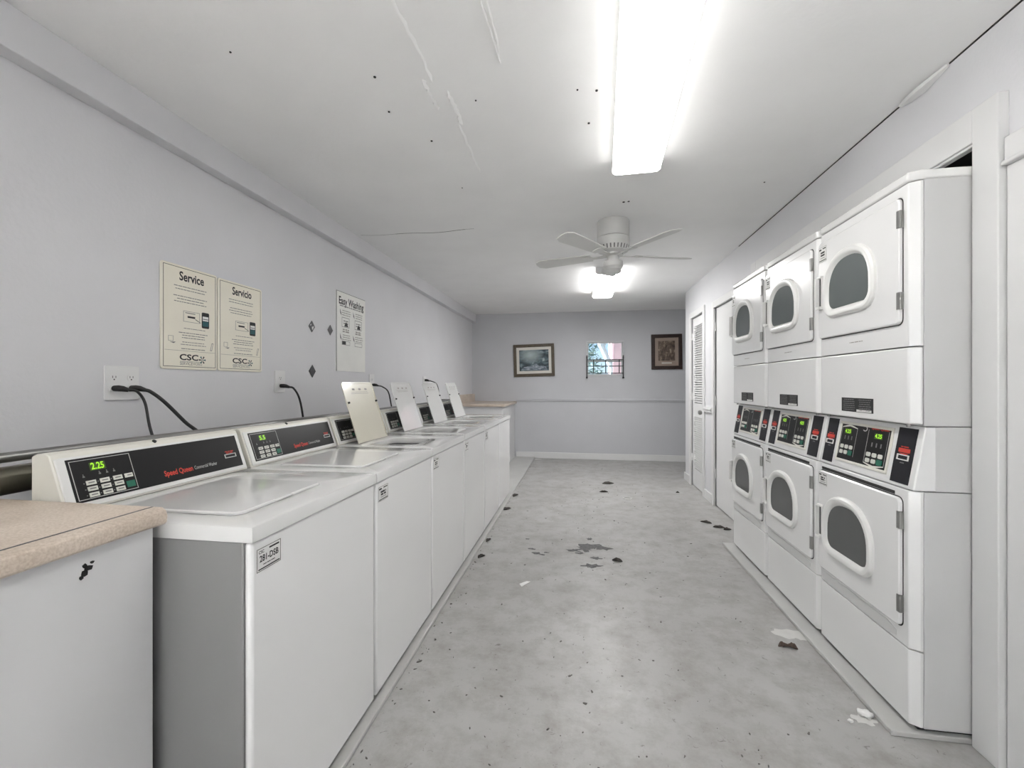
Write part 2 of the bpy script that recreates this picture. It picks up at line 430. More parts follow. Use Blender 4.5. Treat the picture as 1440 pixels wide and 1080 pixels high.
cr = [(XL+.10 + (XL*-.0)+k*.075, 3.40 + .03*math.sin(k*.9)*.4 - .012*k*(k-14)/20, ZC-.0006) for k in range(14)]
for p, q in zip(cr, cr[1:]):
    d = .0035 if 3 < cr.index(p) < 12 else .002
    b.add([(p[0], p[1]-d, p[2]), (q[0], q[1]-d, q[2]), (q[0], q[1]+d, q[2]), (p[0], p[1]+d, p[2])], [(0,1,2,3)])
b.build('crack', M['seam'], ceiling)
def on_plane(u, v, z=None, x=None, y=None):
    c = math.cos(math.atan2(96.0, F_PX)); t = 96.0/F_PX
    dx, dy, dz = c*(u-816), c*(F_PX+(u-720)*t), 540-v
    k = (z-H_CAM)/dz if z is not None else (x/dx if x is not None else y/dy)
    return Vector((dx*k, dy*k, H_CAM+dz*k))
b = MB()
for u, v, r in ((527,108,.006),(547,157,.005),(607,198,.006),(839,127,.006),(828,173,.006),(812,126,.004),(877,284,.009),(884,283,.008),(650,264,.004),(1075,256,.005),(324,73,.004),(669,141,.004)):
    p = on_plane(u, v, z=ZC); b.lathe((p.x, p.y), [(r, ZC+.001), (r*.9, ZC-.003), (r*.3, ZC-.004)], 10)
b.build('nail_head', M['seam'], ceiling)

# left beam, rails, baseboards, curbs
b = MB(); b.box(XL, XL+.07, YF, YB, 2.40, ZC); struct('trim_1', b, M['beam'], .004)
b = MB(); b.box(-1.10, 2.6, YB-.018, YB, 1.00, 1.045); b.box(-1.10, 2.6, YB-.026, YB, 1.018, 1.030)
struct('trim_2', b, M['walldim'], .003)
b = MB(); b.box(XR-.022, XR, 4.98, 5.26, .985, 1.045); b.box(XR-.03, XR, 4.98, 5.26, 1.01, 1.03)
struct('trim_3', b, M['trim'], .003)
b = MB(); b.box(-1.12, 2.6, YB-.018, YB, 0, .105); struct('baseboard_back', b, M['trim'], .004)
b = MB(); b.box(XR-.018, XR, 4.985, 5.255, 0, .10); b.box(XR-.018, XR, 5.955, YC, 0, .10); b.box(XR-.018, XR+.4, YC, YC+.018, 0, .10)
struct('baseboard_right', b, M['trim'], .004)
b = MB(); b.box(XL, -.785, .96, YB, 0, CURB); struct('trim_4', b, M['curb'], .004)
b = MB(); b.box(1.135, XR, 1.80, 3.73, 0, CURB); struct('trim_5', b, M['curb'], .004)
# casing round the dryer opening
XCAS = 1.388
b = MB(); b.box(XCAS, XR+.02, 1.695, 1.795, 0, 2.285); b.box(XCAS, XR+.02, 3.74, 3.84, 0, 2.285); b.box(XCAS, XR+.02, 1.795, 3.74, 2.165, 2.285)
b.box(XCAS+.008, XCAS+.02, 1.795, 3.74, 2.155, 2.165)
struct('trim_6', b, M['trim'], .003)

# door 1: louvred
d1 = MB(); d1.box(XR+.015, XR+.05, 5.335, 5.40, .012, 2.13); d1.box(XR+.015, XR+.05, 5.81, 5.875, .012, 2.13)
for z0, z1 in ((.012,.23),(.885,1.06),(2.03,2.13)): d1.box(XR+.015, XR+.05, 5.40, 5.81, z0, z1)
d1.box(XR+.046, XR+.05, 5.40, 5.81, .23, 2.03)
d1o = struct('door_1', d1, M['door'])
b = MB()
for z0, z1, n in ((.235,.88,25),(1.065,2.025,34)):
    st = (z1-z0)/n
    for k in range(n):
        z = z0 + st*(k+.5)
        b.hexa([(XR+.016,5.40,z-.006),(XR+.042,5.40,z+.012),(XR+.042,5.81,z+.012),(XR+.016,5.81,z-.006),
                (XR+.016,5.40,z+.0005),(XR+.042,5.40,z+.0185),(XR+.042,5.81,z+.0185),(XR+.016,5.81,z+.0005)])
b.build('louvre_panel', M['door'], d1o, smooth=False)
b = MB(); b.box(XR-.02, XR+.012, 5.262, 5.33, 0, 2.21); b.box(XR-.02, XR+.012, 5.88, 5.948, 0, 2.21); b.box(XR-.02, XR+.012, 5.33, 5.88, 2.14, 2.21)
b.build('casing', M['trim'], d1o, bevel=.004)
b = MB(); b.tube([(XR+.015,5.372,.965),(XR-.015,5.372,.965)], .011); b.tube([(XR-.012,5.372,.965),(XR-.02,5.372,.965),(XR-.04,5.372,.965),(XR-.05,5.372,.965)], [.016,.026,.028,.018], 14)
b.tube([(XR+.016,5.372,.965),(XR+.008,5.372,.965)], .028, 14)
b.build('door_knob', M['steel'], d1o)
b = MB()
for z in (.32, 1.1, 1.86): b.box(XR-.004, XR+.016, 5.872, 5.884, z, z+.09)
b.build('hinge', M['trim'], d1o)
# door 2: plain flush door beside the dryers
b = MB(); b.box(XR+.012, XR+.05, 4.005, 4.895, .012, 2.105); d2o = struct('door_2', b, M['door'])
b = MB(); b.box(XR-.02, XR+.012, 4.90, 4.965, 0, 2.18); b.box(XR-.02, XR+.012, 3.935, 4.0, 0, 2.18); b.box(XR-.02, XR+.012, 4.0, 4.90, 2.11, 2.18)
b.build('casing', M['trim'], d2o, bevel=.004)
for z in (.30, 1.08, 1.86):
    b = MB(); b.box(XR-.006, XR+.014, 4.890, 4.906, z, z+.095); b.build('hinge', M['side'], d2o)
# door 3: flat panel at the right edge of the view
b = MB(); b.box(XR+.004, XR+.045, .455, 1.595, .0, 2.035); d3o = struct('door_3', b, M['wall'])
b = MB(); b.box(XR-.02, XR+.005, .40, 1.69, 2.04, 2.125); b.box(XR-.03, XR+.005, .40, 1.69, 2.03, 2.045); b.box(XR-.012, XR+.005, 1.60, 1.69, 0, 2.03)
b.build('casing', M['trim'], d3o, bevel=.004)

# window 1 in the back wall
b = MB(); fb = Fr((0, YB, 0), (1,0,0), UP, (0,-1,0))
b.frame(fb, WX0, WX1, WZ0, WZ1, .022, -.10, .008)
win = struct('window_1', b, M['alu'], .003)
b = MB(); b.frame(fb, WX0+.022, WX1-.022, WZ0+.022, 1.70, .018, -.075, -.05); b.frame(fb, WX0+.022, WX1-.022, 1.69, WZ1-.022, .018, -.05, -.025)
b.build('sash', M['alu'], win, bevel=.002)
b = MB(); b.fbox(fb, WX0+.035, WX1-.035, 1.70, WZ1-.035, -.040, -.036); b.fbox(fb, WX0+.035, WX1-.035, WZ0+.035, 1.69, -.064, -.060)
b.build('glass_pane', M['glass'], win)
g = thing('window_guard', (.42, YB-.03, WZ0), 'low black iron guard rail mounted across the lower half of the far window', 'window guard')
for x in (WX0+.012, WX1-.012):
    b = MB(); b.box(x-.008, x+.008, YB-.04, YB-.024, WZ0-.03, 1.79); b.box(x-.014, x+.014, YB-.044, YB, WZ0-.035, WZ0-.01); b.box(x-.01, x+.01, YB-.04, YB-.001, 1.74, 1.76)
    b.build('end_post', M['iron'], g)
for z in (1.715, 1.605, 1.485):
    b = MB(); b.box(WX0+.012, WX1-.012, YB-.037, YB-.027, z-.007, z+.007); b.build('rail', M['iron'], g)
for x in (.225, .430, .655):
    b = MB(); b.box(x-.008, x+.008, YB-.036, YB-.028, 1.485, 1.715); b.build('bar', M['iron'], g)

# ------------------------------------------------------------------ outside the window
b = MB(); b.box(-8, 10, YB+.13, 24, -.25, -.15); o = struct('ground_outside', b, M['soil'])
b = MB(); b.box(.60, 5.0, 9.6, 10.4, -.15, 3.3)
for k in range(6): b.box(.66+k*.42, .72+k*.42, 9.585, 9.6, -.15, 3.3)
cr_, sr_ = math.cos(math.radians(-6)), math.sin(math.radians(-6))
b.v = [Vector((.64+(q.x-.64)*cr_-(q.y-9.6)*sr_, 9.6+(q.x-.64)*sr_+(q.y-9.6)*cr_, q.z)) for q in b.v]
o = b.build('building', M['pink'], None, (2.8, 10.0, -.15), .01); tag(o, 'pale pink building seen outside through the right half of the window', 'building')
g = thing('timber_brace', (.36, 8.35, -.15), 'white slanting timber brace outside the window in front of the dark foliage', 'brace')
b = MB(); b.tube([(.22, 8.35, 2.42), (.50, 8.35, 1.78), (.56, 8.35, 1.66)], .052, 12); b.tube([(.57, 8.36, 1.75), (.60, 8.36, -.15)], .03, 12); b.build('brace_post', M['post'], g)
b = MB(); b.tube([(.41, 8.35, 1.97), (.55, 8.38, 2.20), (.66, 8.40, 2.36)], .022, 10); b.build('side_branch', M['post'], g)
def tree(name, x, y, zb, zt, rx, n, label):
    g = thing(name, (x, y, -.15), label, 'tree', 'shrubs outside the window')
    b = MB(); b.tube([(x, y, -.15), (x+.03, y, .5), (x, y+.02, zt*.6)], [.05, .04, .02], 8); b.build('trunk', M['bark'], g)
    b = MB(); rnd = random.Random(int(x*100)+n)
    for k in range(n):
        t = rnd.uniform(0, 2*PI); r = math.sqrt(rnd.random()); z = rnd.uniform(-1, 1)
        s = math.sqrt(1-z*z*.9)
        c = Vector((x + rx*r*s*math.cos(t), y + rx*.8*r*s*math.sin(t), (zb+zt)/2 + (zt-zb)/2*z))
        d = Vector((rnd.gauss(0,1), rnd.gauss(0,1), rnd.gauss(0,.7))).normalized(); e = d.cross(Vector((rnd.random(), rnd.random(), 1))).normalized()
        L, W = rnd.uniform(.10,.19), rnd.uniform(.035,.06); q = d.cross(e)*.012
        b.add([c-d*L/2, c+e*W/2+q, c+d*L/2, c-e*W/2+q], [(0,1,2,3)])
    b.build('foliage', M['leaf'], g, smooth=False)
tree('shrub', .02, 9.0, .1, 3.0, .44, 1300, 'bluish green shrub outside the left half of the window')
tree('shrub', -.45, 12.0, .1, 3.9, .9, 1800, 'bluish green shrub further off outside, behind the white brace')

# ------------------------------------------------------------------ fluorescent fixtures
def fixture(y0, y1, label, m, xm=.295, rot=0.0):
    x0, x1 = xm-.129, xm+.129
    g = thing('fluorescent_light', (xm, (y0+y1)/2, ZC), label, 'ceiling light', 'fluorescent lights on the ceiling'); g.rotation_euler.z = rot
    b = MB(); b.box(x0+.002, x1-.002, y0+.01, y1-.01, ZC-.055, ZC); b.build('housing', M['lenshous'], g, bevel=.004)
    pr = [(x0, ZC-.056), (x0+.003, ZC-.068), (x0+.02, ZC-.080), (x1-.02, ZC-.080), (x1-.003, ZC-.068), (x1, ZC-.056)]
    b = MB(); b.loft([[(x, y0+.012, z) for x, z in pr], [(x, y1-.012, z) for x, z in pr]], True)
    b.build('diffuser', m, g)
    for ya, yb in ((y0, y0+.012), (y1-.012, y1)):
        b = MB(); fe = Fr((0, ya, 0), (1,0,0), UP, (0,1,0))
        b.prism(fe, [(x0-.002, ZC), (x0-.002, ZC-.066), (x0+.019, ZC-.082), (x1-.019, ZC-.082), (x1+.002, ZC-.066), (x1+.002, ZC)], 0, yb-ya)
        b.build('end_cap', M['lenshous'], g, bevel=.002)
fixture(1.27, 2.50, 'long lit fluorescent ceiling light nearest the camera, in front of the ceiling fan', M['lens'], .277, -.050)
fixture(4.72, 6.02, 'lit fluorescent ceiling light behind the ceiling fan, near the far wall', M['lensfar'])

# ------------------------------------------------------------------ ceiling fan
FX, FY = .25, 3.42
g = thing('ceiling_fan', (FX, FY, ZC), 'white ceiling fan hugging the ceiling between the two fluorescent lights', 'ceiling fan')
b = MB(); b.lathe((FX, FY), [(.118, ZC), (.122, ZC-.01), (.122, ZC-.12), (.118, ZC-.126)], 40); b.build('canopy', M['fan'], g)
b = MB(); b.lathe((FX, FY), [(.118, ZC-.128), (.124, ZC-.135), (.124, ZC-.20), (.112, ZC-.232), (.075, ZC-.250)], 40); mo = b.build('motor_housing', M['fan'], g)
b = MB()
for k in range(28):
    t = 2*PI*k/28; d = Vector((math.cos(t), math.sin(t), 0)); e = Vector((-d.y, d.x, 0)); p0 = Vector((FX,FY,ZC-.200))+d*.1245; p1 = Vector((FX,FY,ZC-.230))+d*.1135
    b.add([p0-e*.005, p0+e*.005, p1+e*.005, p1-e*.005], [(0,1,2,3)])
b.build('vent_slots', M['greyink'], mo)
b = MB(); b.lathe((FX, FY), [(.075, ZC-.250), (.075, ZC-.262), (.042, ZC-.266), (.042, ZC-.305)], 28); b.build('hub', M['fan'], g)
b = MB(); b.lathe((FX, FY), [(.050, ZC-.305), (.072, ZC-.310), (.074, ZC-.350), (.060, ZC-.372), (.012, ZC-.378)], 28); b.build('switch_cup', M['fan'], g)
for k in range(5):
    t = math.radians(18+72*k); d = Vector((math.cos(t), math.sin(t), 0)); e = Vector((-d.y, d.x, 0)); tilt = math.radians(12)
    fe = Fr(Vector((FX, FY, ZC-.258)), d, e*math.cos(tilt)+UP*math.sin(tilt), UP*math.cos(tilt)-e*math.sin(tilt))
    b = MB(); b.prism(fe, [(.17,-.05),(.58,-.068),(.63,-.045),(.64,0),(.63,.045),(.58,.068),(.17,.05)], -.003, .003); bl = b.build('blade', M['fan'], g)
    b = MB(); b.prism(fe, [(.06,-.016),(.15,-.014),(.20,-.04),(.23,-.03),(.235,0),(.23,.03),(.20,.04),(.15,.014),(.06,.016)], -.009, -.003); b.build('blade_iron', M['fan'], bl)

# ------------------------------------------------------------------ washers
WW, PITCH, Y0 = .662, .6705, .964
XWF, XWB = -.81, -1.487
ZD = .945        # deck height
def washer_front_frame(y0): return Fr((XWF, y0, 0), CY, UP, (1,0,0))
def deck_rings(y0):
    hx0, hx1, hy0, hy1 = -1.235, -.955, y0+.105, y0+.425
    cx, cy = (hx0+hx1)/2, (hy0+hy1)/2
    ox0, ox1, oy0, oy1 = XWB, XWF+.006, y0-.001, y0+WW+.001
    angs = [2*PI*k/64 for k in range(64)] + [math.atan2(yy-cy, xx-cx) % (2*PI) for xx in (ox0, ox1) for yy in (oy0, oy1)]
    angs = sorted(set(round(a, 6) for a in angs))
    outer, hole = [], []
    for a in angs:
        c, s = math.cos(a), math.sin(a)
        t = min([(ox1-cx)/c if c > 1e-9 else 1e9, (ox0-cx)/c if c < -1e-9 else 1e9, (oy1-cy)/s if s > 1e-9 else 1e9, (oy0-cy)/s if s < -1e-9 else 1e9])
        outer.append((cx+c*t, cy+s*t))
        n = 5.0; r = 1/((abs(c)/((hx1-hx0)/2))**n + (abs(s)/((hy1-hy0)/2))**n)**(1/n)
        hole.append((cx+c*r, cy+s*r))
    return outer, hole, (cx, cy)
def inset(ring, cxy, d):
    return [(x + (d if x < cxy[0]-.2 else (-d if x > cxy[0]+.14 else 0)) if abs(x-XWB) < .01 or abs(x-XWF-.006) < .001 else x,
             y) for x, y in ring]

LIDX0, LIDX1, LIDY0, LIDY1 = -1.285, -.905, .072, .455
def lid_parts(g, y0, is_open, m, name='lid'):
    ang = math.radians(108) if is_open else 0
    hx, hz = LIDX0, ZD+.004
    def tf(p):
        dx, dz = p.x-hx, p.z-hz
        return Vector((hx + dx*math.cos(ang) - dz*math.sin(ang), p.y, hz + dx*math.sin(ang) + dz*math.cos(ang)))
    fl = Fr((0, y0, ZD), (1,0,0), CY, UP)
    out = rrect(LIDX0, LIDX1, LIDY0, LIDY1, .028, 6, (1,1,0,0))
    inn = rrect(LIDX0+.010, LIDX1-.010, LIDY0+.010, LIDY1-.010, .02, 6, (1,1,0,0))
    b = MB()
    zs = (0.001, .006, .009)
    b.loft([[fl.p(a, c_, .005) for a, c_ in inn], [fl.p(a, c_, zs[0]) for a, c_ in inn], [fl.p(a, c_, zs[0]) for a, c_ in out],
            [fl.p(a, c_, zs[1]) for a, c_ in out], [fl.p(a, c_, zs[2]) for a, c_ in offset(out, -.004)]], True, True, True)
    b.v = [tf(p) for p in b.v]
    lid = b.build(name, m, g)
    if is_open:
        b = MB(); fu = Fr((0, y0, ZD+.0045), CY, (1,0,0), (0,0,-1))
        w = LIDY1-LIDY0
        for q in range(3):
            a = LIDY0 + w*(.28+.2*q); b.fquad(fu, a, a+.03, LIDX1-.052, LIDX1-.040, .0012); 
        lines(b, fu, (LIDY0+LIDY1)/2, LIDX1-.064, w*.62, 2, .010, .0028, .0012, None)
        b.v = [tf(p) for p in b.v]; b.build('lid_instructions', M['softink'], lid)
        b = MB()
        for yy in (LIDY0+.018, LIDY1-.016):
            c = Vector((LIDX1-.13, y0+yy, ZD+.004))
            b.lathe((c.x, c.y), [(.006, ZD+.008), (.006, ZD-.006), (.003, ZD-.008)], 10)
        b.v = [tf(p) for p in b.v]; b.build('bumper', M['seam'], lid)
    else:
        b = MB(); b.fbox(fl, LIDX1-.006, LIDX1+.003, .21, .29, .002, .0088); b.build('lid_grip', M['enamel_top'], lid, bevel=.002)
    return lid

# slanted control face: bottom (-1.37, ZD) to top (-1.42, 1.097)
FB, FT = Vector((-1.372, 0, ZD+.004)), Vector((-1.424, 0, 1.097))
FD = (FT-FB).normalized(); FN = Vector((FD.z, 0, -FD.x)); FL = (FT-FB).length
def face(y0): return Fr((FB.x, y0, FB.z), CY, FD, FN)
def sticker(g, fr, a0, a1, b0, b1, code, seed, c=.0008):
    random.seed(seed); b = MB()
    b.prism(fr, rrect(a0, a1, b0, b1, (a1-a0)*.05, 3), 0.0002, c)
    st = b.build('service_label', M['paper'], g, smooth=False)
    b = MB(); w, h = a1-a0, b1-b0; t = w*.014
    b.frame(fr, a0+w*.03, a1-w*.03, b0+h*.04, b1-h*.04, t, c, c+.0003)
    b.fquad(fr, a0+w*.50, a0+w*.90, b0+h*.80, b0+h*.87, c+.0004)
    if code:
        b.text(fr, code, a0+w*.5, b0+h*.52, h*.36, c+.0004, width=w*.74, bold=True)
        b.text(fr, 'CSC', a0+w*.20, b0+h*.80, h*.17, c+.0004, width=w*.2, bold=True)
    else:
        b.fquad(fr, a0+w*.08, a0+w*.34, b0+h*.76, b0+h*.86, c+.0004)
        lines(b, fr, a0+w*.5, b0+h*.60, w*.55, 2, h*.16, h*.11, c+.0004, None)
    lines(b, fr, a0+w*.5, b0+h*.27, w*.6, 1, h*.1, h*.035, c+.0004, None)
    b.fquad(fr, a0+w*.08, a1-w*.08, b0+h*.10, b0+h*.15, c+.0004)
    b.build('label_print', M['ink'], st, smooth=False)
    return st

WBASE = (-1.15, Y0+WW/2, CURB)
w0 = thing('washing_machine', WBASE, 'white top-load washer nearest the camera beside the beige counter, lid closed, display showing 2.25', 'washing machine', 'row of washers along the left wall')
def washer_body(g, y0):
    b = MB(); b.box(XWB, XWF-.022, y0+.002, y0+WW-.002, CURB+.02, ZD-.042); b.build('cabinet', M['shadeside'], g, bevel=.004)
    b = MB(); b.box(XWF-.022, XWF, y0+.003, y0+WW-.003, CURB+.022, ZD-.042); b.build('front_panel', M['enamel'], g, bevel=.010, seg=3)
    for xx in (XWB+.05, XWF-.06):
        for yy in (y0+.06, y0+WW-.06):
            b = MB(); b.lathe((xx, yy), [(.022, CURB), (.022, CURB+.008), (.012, CURB+.01), (.012, CURB+.02)], 12); b.build('foot', M['rubber'], g)
    outer, hole, c = deck_rings(y0)
    ci = lambda d: [(min(max(x, XWB+d), XWF+.006-d), min(max(yy, y0-.001+d), y0+WW+.001-d)) for x, yy in outer]
    hz = lambda ring, z: [(x, yy, z) for x, yy in ring]
    sc_ = lambda k: [(c[0]+(x-c[0])*k, c[1]+(yy-c[1])*k) for x, yy in hole]
    b = MB()
    b.loft([hz(ci(.0), ZD-.041), hz(ci(0), ZD-.012), hz(ci(.0035), ZD-.0035), hz(ci(.012), ZD), hz(sc_(1.06), ZD), hz(hole, ZD-.004), hz(hole, ZD-.03), hz(sc_(1.04), ZD-.041)], True)
    b.add([(0,0,0)], [])
    b.v.pop()
    b.build('top_deck', M['enamel_top'], g)
    b = MB(); b.loft([hz(sc_(1.03), ZD-.032), hz(sc_(.98), ZD-.07), hz(sc_(1.02), ZD-.35), hz(sc_(.9), ZD-.37), hz(sc_(.2), ZD-.36)], True, False, True)
    b.build('tub', M['tub'], g)
    # console
    pr = [(-1.3735, ZD+.001), (-1.3745, ZD+.006), (-1.4255, 1.096), (-1.430, 1.104), (-1.445, 1.110), (-1.470, 1.108), (XWB, 1.100), (XWB, ZD+.001)]
    fy = Fr((0, y0+.006, 0), (1,0,0), UP, CY)
    b = MB(); b.prism(fy, pr, 0, WW-.012); con = b.build('console', M['cream'], g, bevel=.003)
    b = MB(); f = face(y0)
    b.fbox(f, .012, WW-.012, .004, FL-.004, -.004, .0028); b.build('panel_surround', M['gasket'], con, bevel=.0015)
    fy2 = Fr((0, y0, 0), (0,1,0), UP, (1,0,0))
    b = MB(); nn = Vector((.55, 0, .83)); p = Vector((-1.432, y0+WW*.46, 1.1045))
    b.tube([p-nn*.004, p+nn*.003], .0065, 12); b.build('console_screw', M['rubber'], con)
    # black control panel and what is on it
    b = MB(); b.fbox(f, .034, WW-.030, .018, FL-.012, .002, .0042); cp = b.build('control_panel', M['black'], g)
    c1 = .0046
    b = MB(); b.frame(f, .040, .205, .024, FL-.018, .0018, .0042, c1); b.build('keypad_outline', M['silver'], cp, smooth=False)
    A0, A1, B0, B1 = .040, .205, .024, FL-.018
    W_, H_ = A1-A0, B1-B0
    at = lambda a, d: (A0+W_*a, B1-H_*d)
    for i, aa in enumerate((.25, .47, .69)):
        for j, dd in enumerate((.60, .755, .91)):
            x, yv = at(aa, dd)
            b = MB(); b.fbox(f, x-W_*.078, x+W_*.078, yv-H_*.055, yv+H_*.055, .004, .0058, M['key'])
            b.fquad(f, x-W_*.05, x+W_*.05, yv-H_*.012, yv+H_*.015, .0060, M['greyink']); b.build('key', M['key'], cp, smooth=False)
    x, yv = at(.885, .60); b = MB(); b.fbox(f, x-W_*.072, x+W_*.072, yv-H_*.055, yv+H_*.055, .004, .0058, M['key']); b.fquad(f, x-W_*.03, x+W_*.05, yv-H_*.012, yv+H_*.015, .0060, M['greyink']); b.build('key', M['key'], cp, smooth=False)
    x, yv = at(.885, .84); b = MB(); b.fbox(f, x-W_*.075, x+W_*.075, yv-H_*.085, yv+H_*.085, .004, .0058); b.build('start_key', M['green'], cp, smooth=False)
    for aa, dd in ((.16,.38),(.42,.36),(.54,.36),(.66,.36),(.14,.60),(.14,.76),(.14,.91),(.36,.60),(.36,.76),(.36,.91),(.58,.60),(.58,.76),(.58,.91)):
        x, yv = at(aa, dd); q = H_*.014; b = MB()
        if dd < .4: b.add([f.p(x+i*q, yv+j*q, c1) for i, j in ((-1,1),(1,1),(.5,-1),(2.2,-3),(2.2,-5),(-1.6,-5),(-1.6,-3),(-.5,-1))], [tuple(range(8))])
        else: b.fquad(f, x-q, x+q, yv-q, yv+q, c1)
        b.build('indicator_mark', M['greyink'], cp, smooth=False)
    b = MB(); b.text(f, 'Speed Queen', .352, .048, .026, c1, width=.108, bold=True); b.build('brand_lettering', M['red'], cp, smooth=False)
    b = MB(); b.text(f, 'Commercial Washer', .462, .0475, .019, c1, width=.098); b.build('model_lettering', M['silver'], cp, smooth=False)
    b = MB(); b.frame(f, .555, .610, .058, .074, .003, .004, .0062); b.build('card_slot', M['silver'], cp, smooth=False)
    b = MB(); lines(b, f, .582, .084, .042, 2, .006, .0032, c1, None); b.build('card_notice', M['red'], cp, smooth=False)
def washer_display(g, cp, y0, t):
    f = face(y0); A0, A1, B0, B1 = .040, .205, .024, FL-.018; W_, H_ = A1-A0, B1-B0
    b = MB(); b.fquad(f, A0+W_*.29, A0+W_*.55, B1-H_*.31, B1-H_*.10, .0045, M['ledbg']); b.text(f, t, A0+W_*.42, B1-H_*.205, H_*.24, .0050, M['led'], width=W_*.21, bold=True)
    b.build('price_display', M['led'], cp, smooth=False)
washer_body(w0, Y0)
WL = [None,
 'white top-load washer second from the near counter, lid closed, black console fully in view',
 'white top-load washer with its cream coloured lid standing open, third from the near counter',
 'white top-load washer whose open lid shines with the reflection of the window',
 'white top-load washer with plain white open lid, second from far end of row',
 'white top-load washer at the far end of the row, open lid, nearest the back counter']
codes = ['281-DSB', None, None, None, None, None]
disp = ['2.25', '5.5', '', '', '', '']
washers = [w0]
for i in range(1, 6):
    w = copy_tree(w0, (WBASE[0], WBASE[1]+PITCH*i, WBASE[2])); w['label'] = WL[i]; washers.append(w)
for i, w in enumerate(washers):
    y0 = Y0+PITCH*i
    cp = [c for c in kids(w) if c.name.startswith('control_panel')][0]
    if disp[i]: washer_display(w, cp, y0, disp[i])
    lid_parts(w, y0, i >= 2, M['lidcream'] if i == 2 else M['enamel_top'])
    if i < 5:
        sticker(w, washer_front_frame(y0), .018, .112, ZD-.128, ZD-.064, codes[i], 20+i)

# ------------------------------------------------------------------ stacked dryers
DW, DP, DY0, XD = .631, .635, 1.802, 1.205
DB = CURB
def dfr(y0): return Fr((XD, y0, 0), (0,1,0), UP, (-1,0,0))     # a = offset away from the camera along the wall
def dtx(y0): return Fr((XD, y0, 0), (0,-1,0), UP, (-1,0,0))    # for lettering: a = minus that offset
def arch(ca, cb, w, h, n=22):
    pts = []; r = .045
    a0, a1, b0, b1 = ca-w/2, ca+w/2, cb-h/2, cb+h/2
    pts += [(a1-r + r*math.cos(-PI/2+PI/2*k/6), b0+r + r*math.sin(-PI/2+PI/2*k/6)) for k in range(7)]
    bs = b0 + h*.36; hh = b1-bs
    for k in range(n+1):
        t = PI*k/n; c, s = math.cos(t), math.sin(t); e = 2/2.35
        pts.append((ca + w/2*math.copysign(abs(c)**e, c), bs + hh*abs(s)**e))
    pts += [(a0+r + r*math.cos(PI+PI/2*k/6), b0+r + r*math.sin(PI+PI/2*k/6)) for k in range(7)]
    out = []
    for p in pts:
        if not out or (Vector(p)-Vector(out[-1])).length > 1e-4: out.append(p)
    return out
def chamf_panel(y0, z0, z1, x0=XD, ch=.028, depth=.038):
    b = MB(); fz = Fr((0, y0, z0), (1,0,0), CY, UP)
    b.prism(fz, [(x0, ch*.75), (x0+ch, 0.001), (x0+depth, 0.001), (x0+depth, DW-.001), (x0+ch, DW-.001), (x0, DW-ch*.75)], 0, z1-z0)
    return b
def dryer_door(g, y0, z0, z1, upper, wa, wb):
    f = dfr(y0); a0, a1 = .048, .612
    b = MB(); b.prism(f, rrect(a0-.004, a1+.004, z0-.004, z1+.004, .024, 5), 0, .0012); 
    gap_plate = b.build('door_shadow_gap', M['seam'], g, smooth=False)  # dark plate standing in for the shadow gap round the door
    out = rrect(a0, a1, z0, z1, .022, 5)
    b = MB(); b.loft([[f.p(a, c_, .0008) for a, c_ in out], [f.p(a, c_, .009) for a, c_ in out], [f.p(a, c_, .013) for a, c_ in offset(out, -.005)]], True, True, True)
    d = b.build('upper_door' if upper else 'lower_door', M['enamel'], g)
    ar = arch(wa, wb, .30, .225)
    ringp = [(.040,.0125),(.038,.022),(.030,.029),(.018,.030),(.008,.026),(0,.016),(-.004,.0135)]
    b = MB(); b.loft([[f.p(a, c_, h) for a, c_ in offset(ar, o)] for o, h in ringp], True); b.build('window_ring', M['gasket'], d)
    b = MB(); b.prism(f, offset(ar, -.002), .012, .0165); b.build('window_glass', M['smokelit'] if upper else M['smoke'], d, smooth=False)
    ha = .587; hz = wb-.01
    b = MB(); b.fbox(f, ha-.018, ha+.018, hz-.075, hz+.075, .012, .015); b.fbox(f, ha+.010, ha+.018, hz-.072, hz+.072, .015, .036)
    b.fbox(f, ha-.018, ha-.013, hz-.072, hz+.072, .015, .020); b.fbox(f, ha-.018, ha+.018, hz-.086, hz-.072, .012, .032); b.fbox(f, ha-.018, ha+.018, hz+.070, hz+.080, .012, .024)
    b.build('door_handle', M['gasket'], d, bevel=.003)
    b = MB(); b.fquad(f, ha-.012, ha+.009, hz-.070, hz+.068, .0155); b.build('handle_recess', M['tub'], d, smooth=False)  # dark face painted in for the shade of the handle hollow
    for zz in (z0+.055, z1-.115):
        b = MB(); b.fbox(f, a0-.006, a0+.010, zz, zz+.065, .001, .016); b.tube([f.p(a0-.004, zz, .012), f.p(a0-.004, zz+.065, .012)], .0045, 8); b.build('hinge', M['steel'], d)
    return d
DBASE = (1.6, DY0+DW/2, DB)
d0 = thing('stacked_dryer', DBASE, 'white stacked double dryer nearest the camera, beside the door casing on the right', 'dryer', 'stacked dryers along the right wall')
CB0, CB1 = Vector((XD+.004, 0, .908)), Vector((XD+.044, 0, 1.140))
CD = (CB1-CB0).normalized(); CN = Vector((-CD.z, 0, CD.x)); CL = (CB1-CB0).length
def cfr(y0): return Fr((CB0.x, y0, CB0.z), CY, CD, CN)
def ctx(y0): return Fr((CB0.x, y0, CB0.z), -CY, CD, CN)
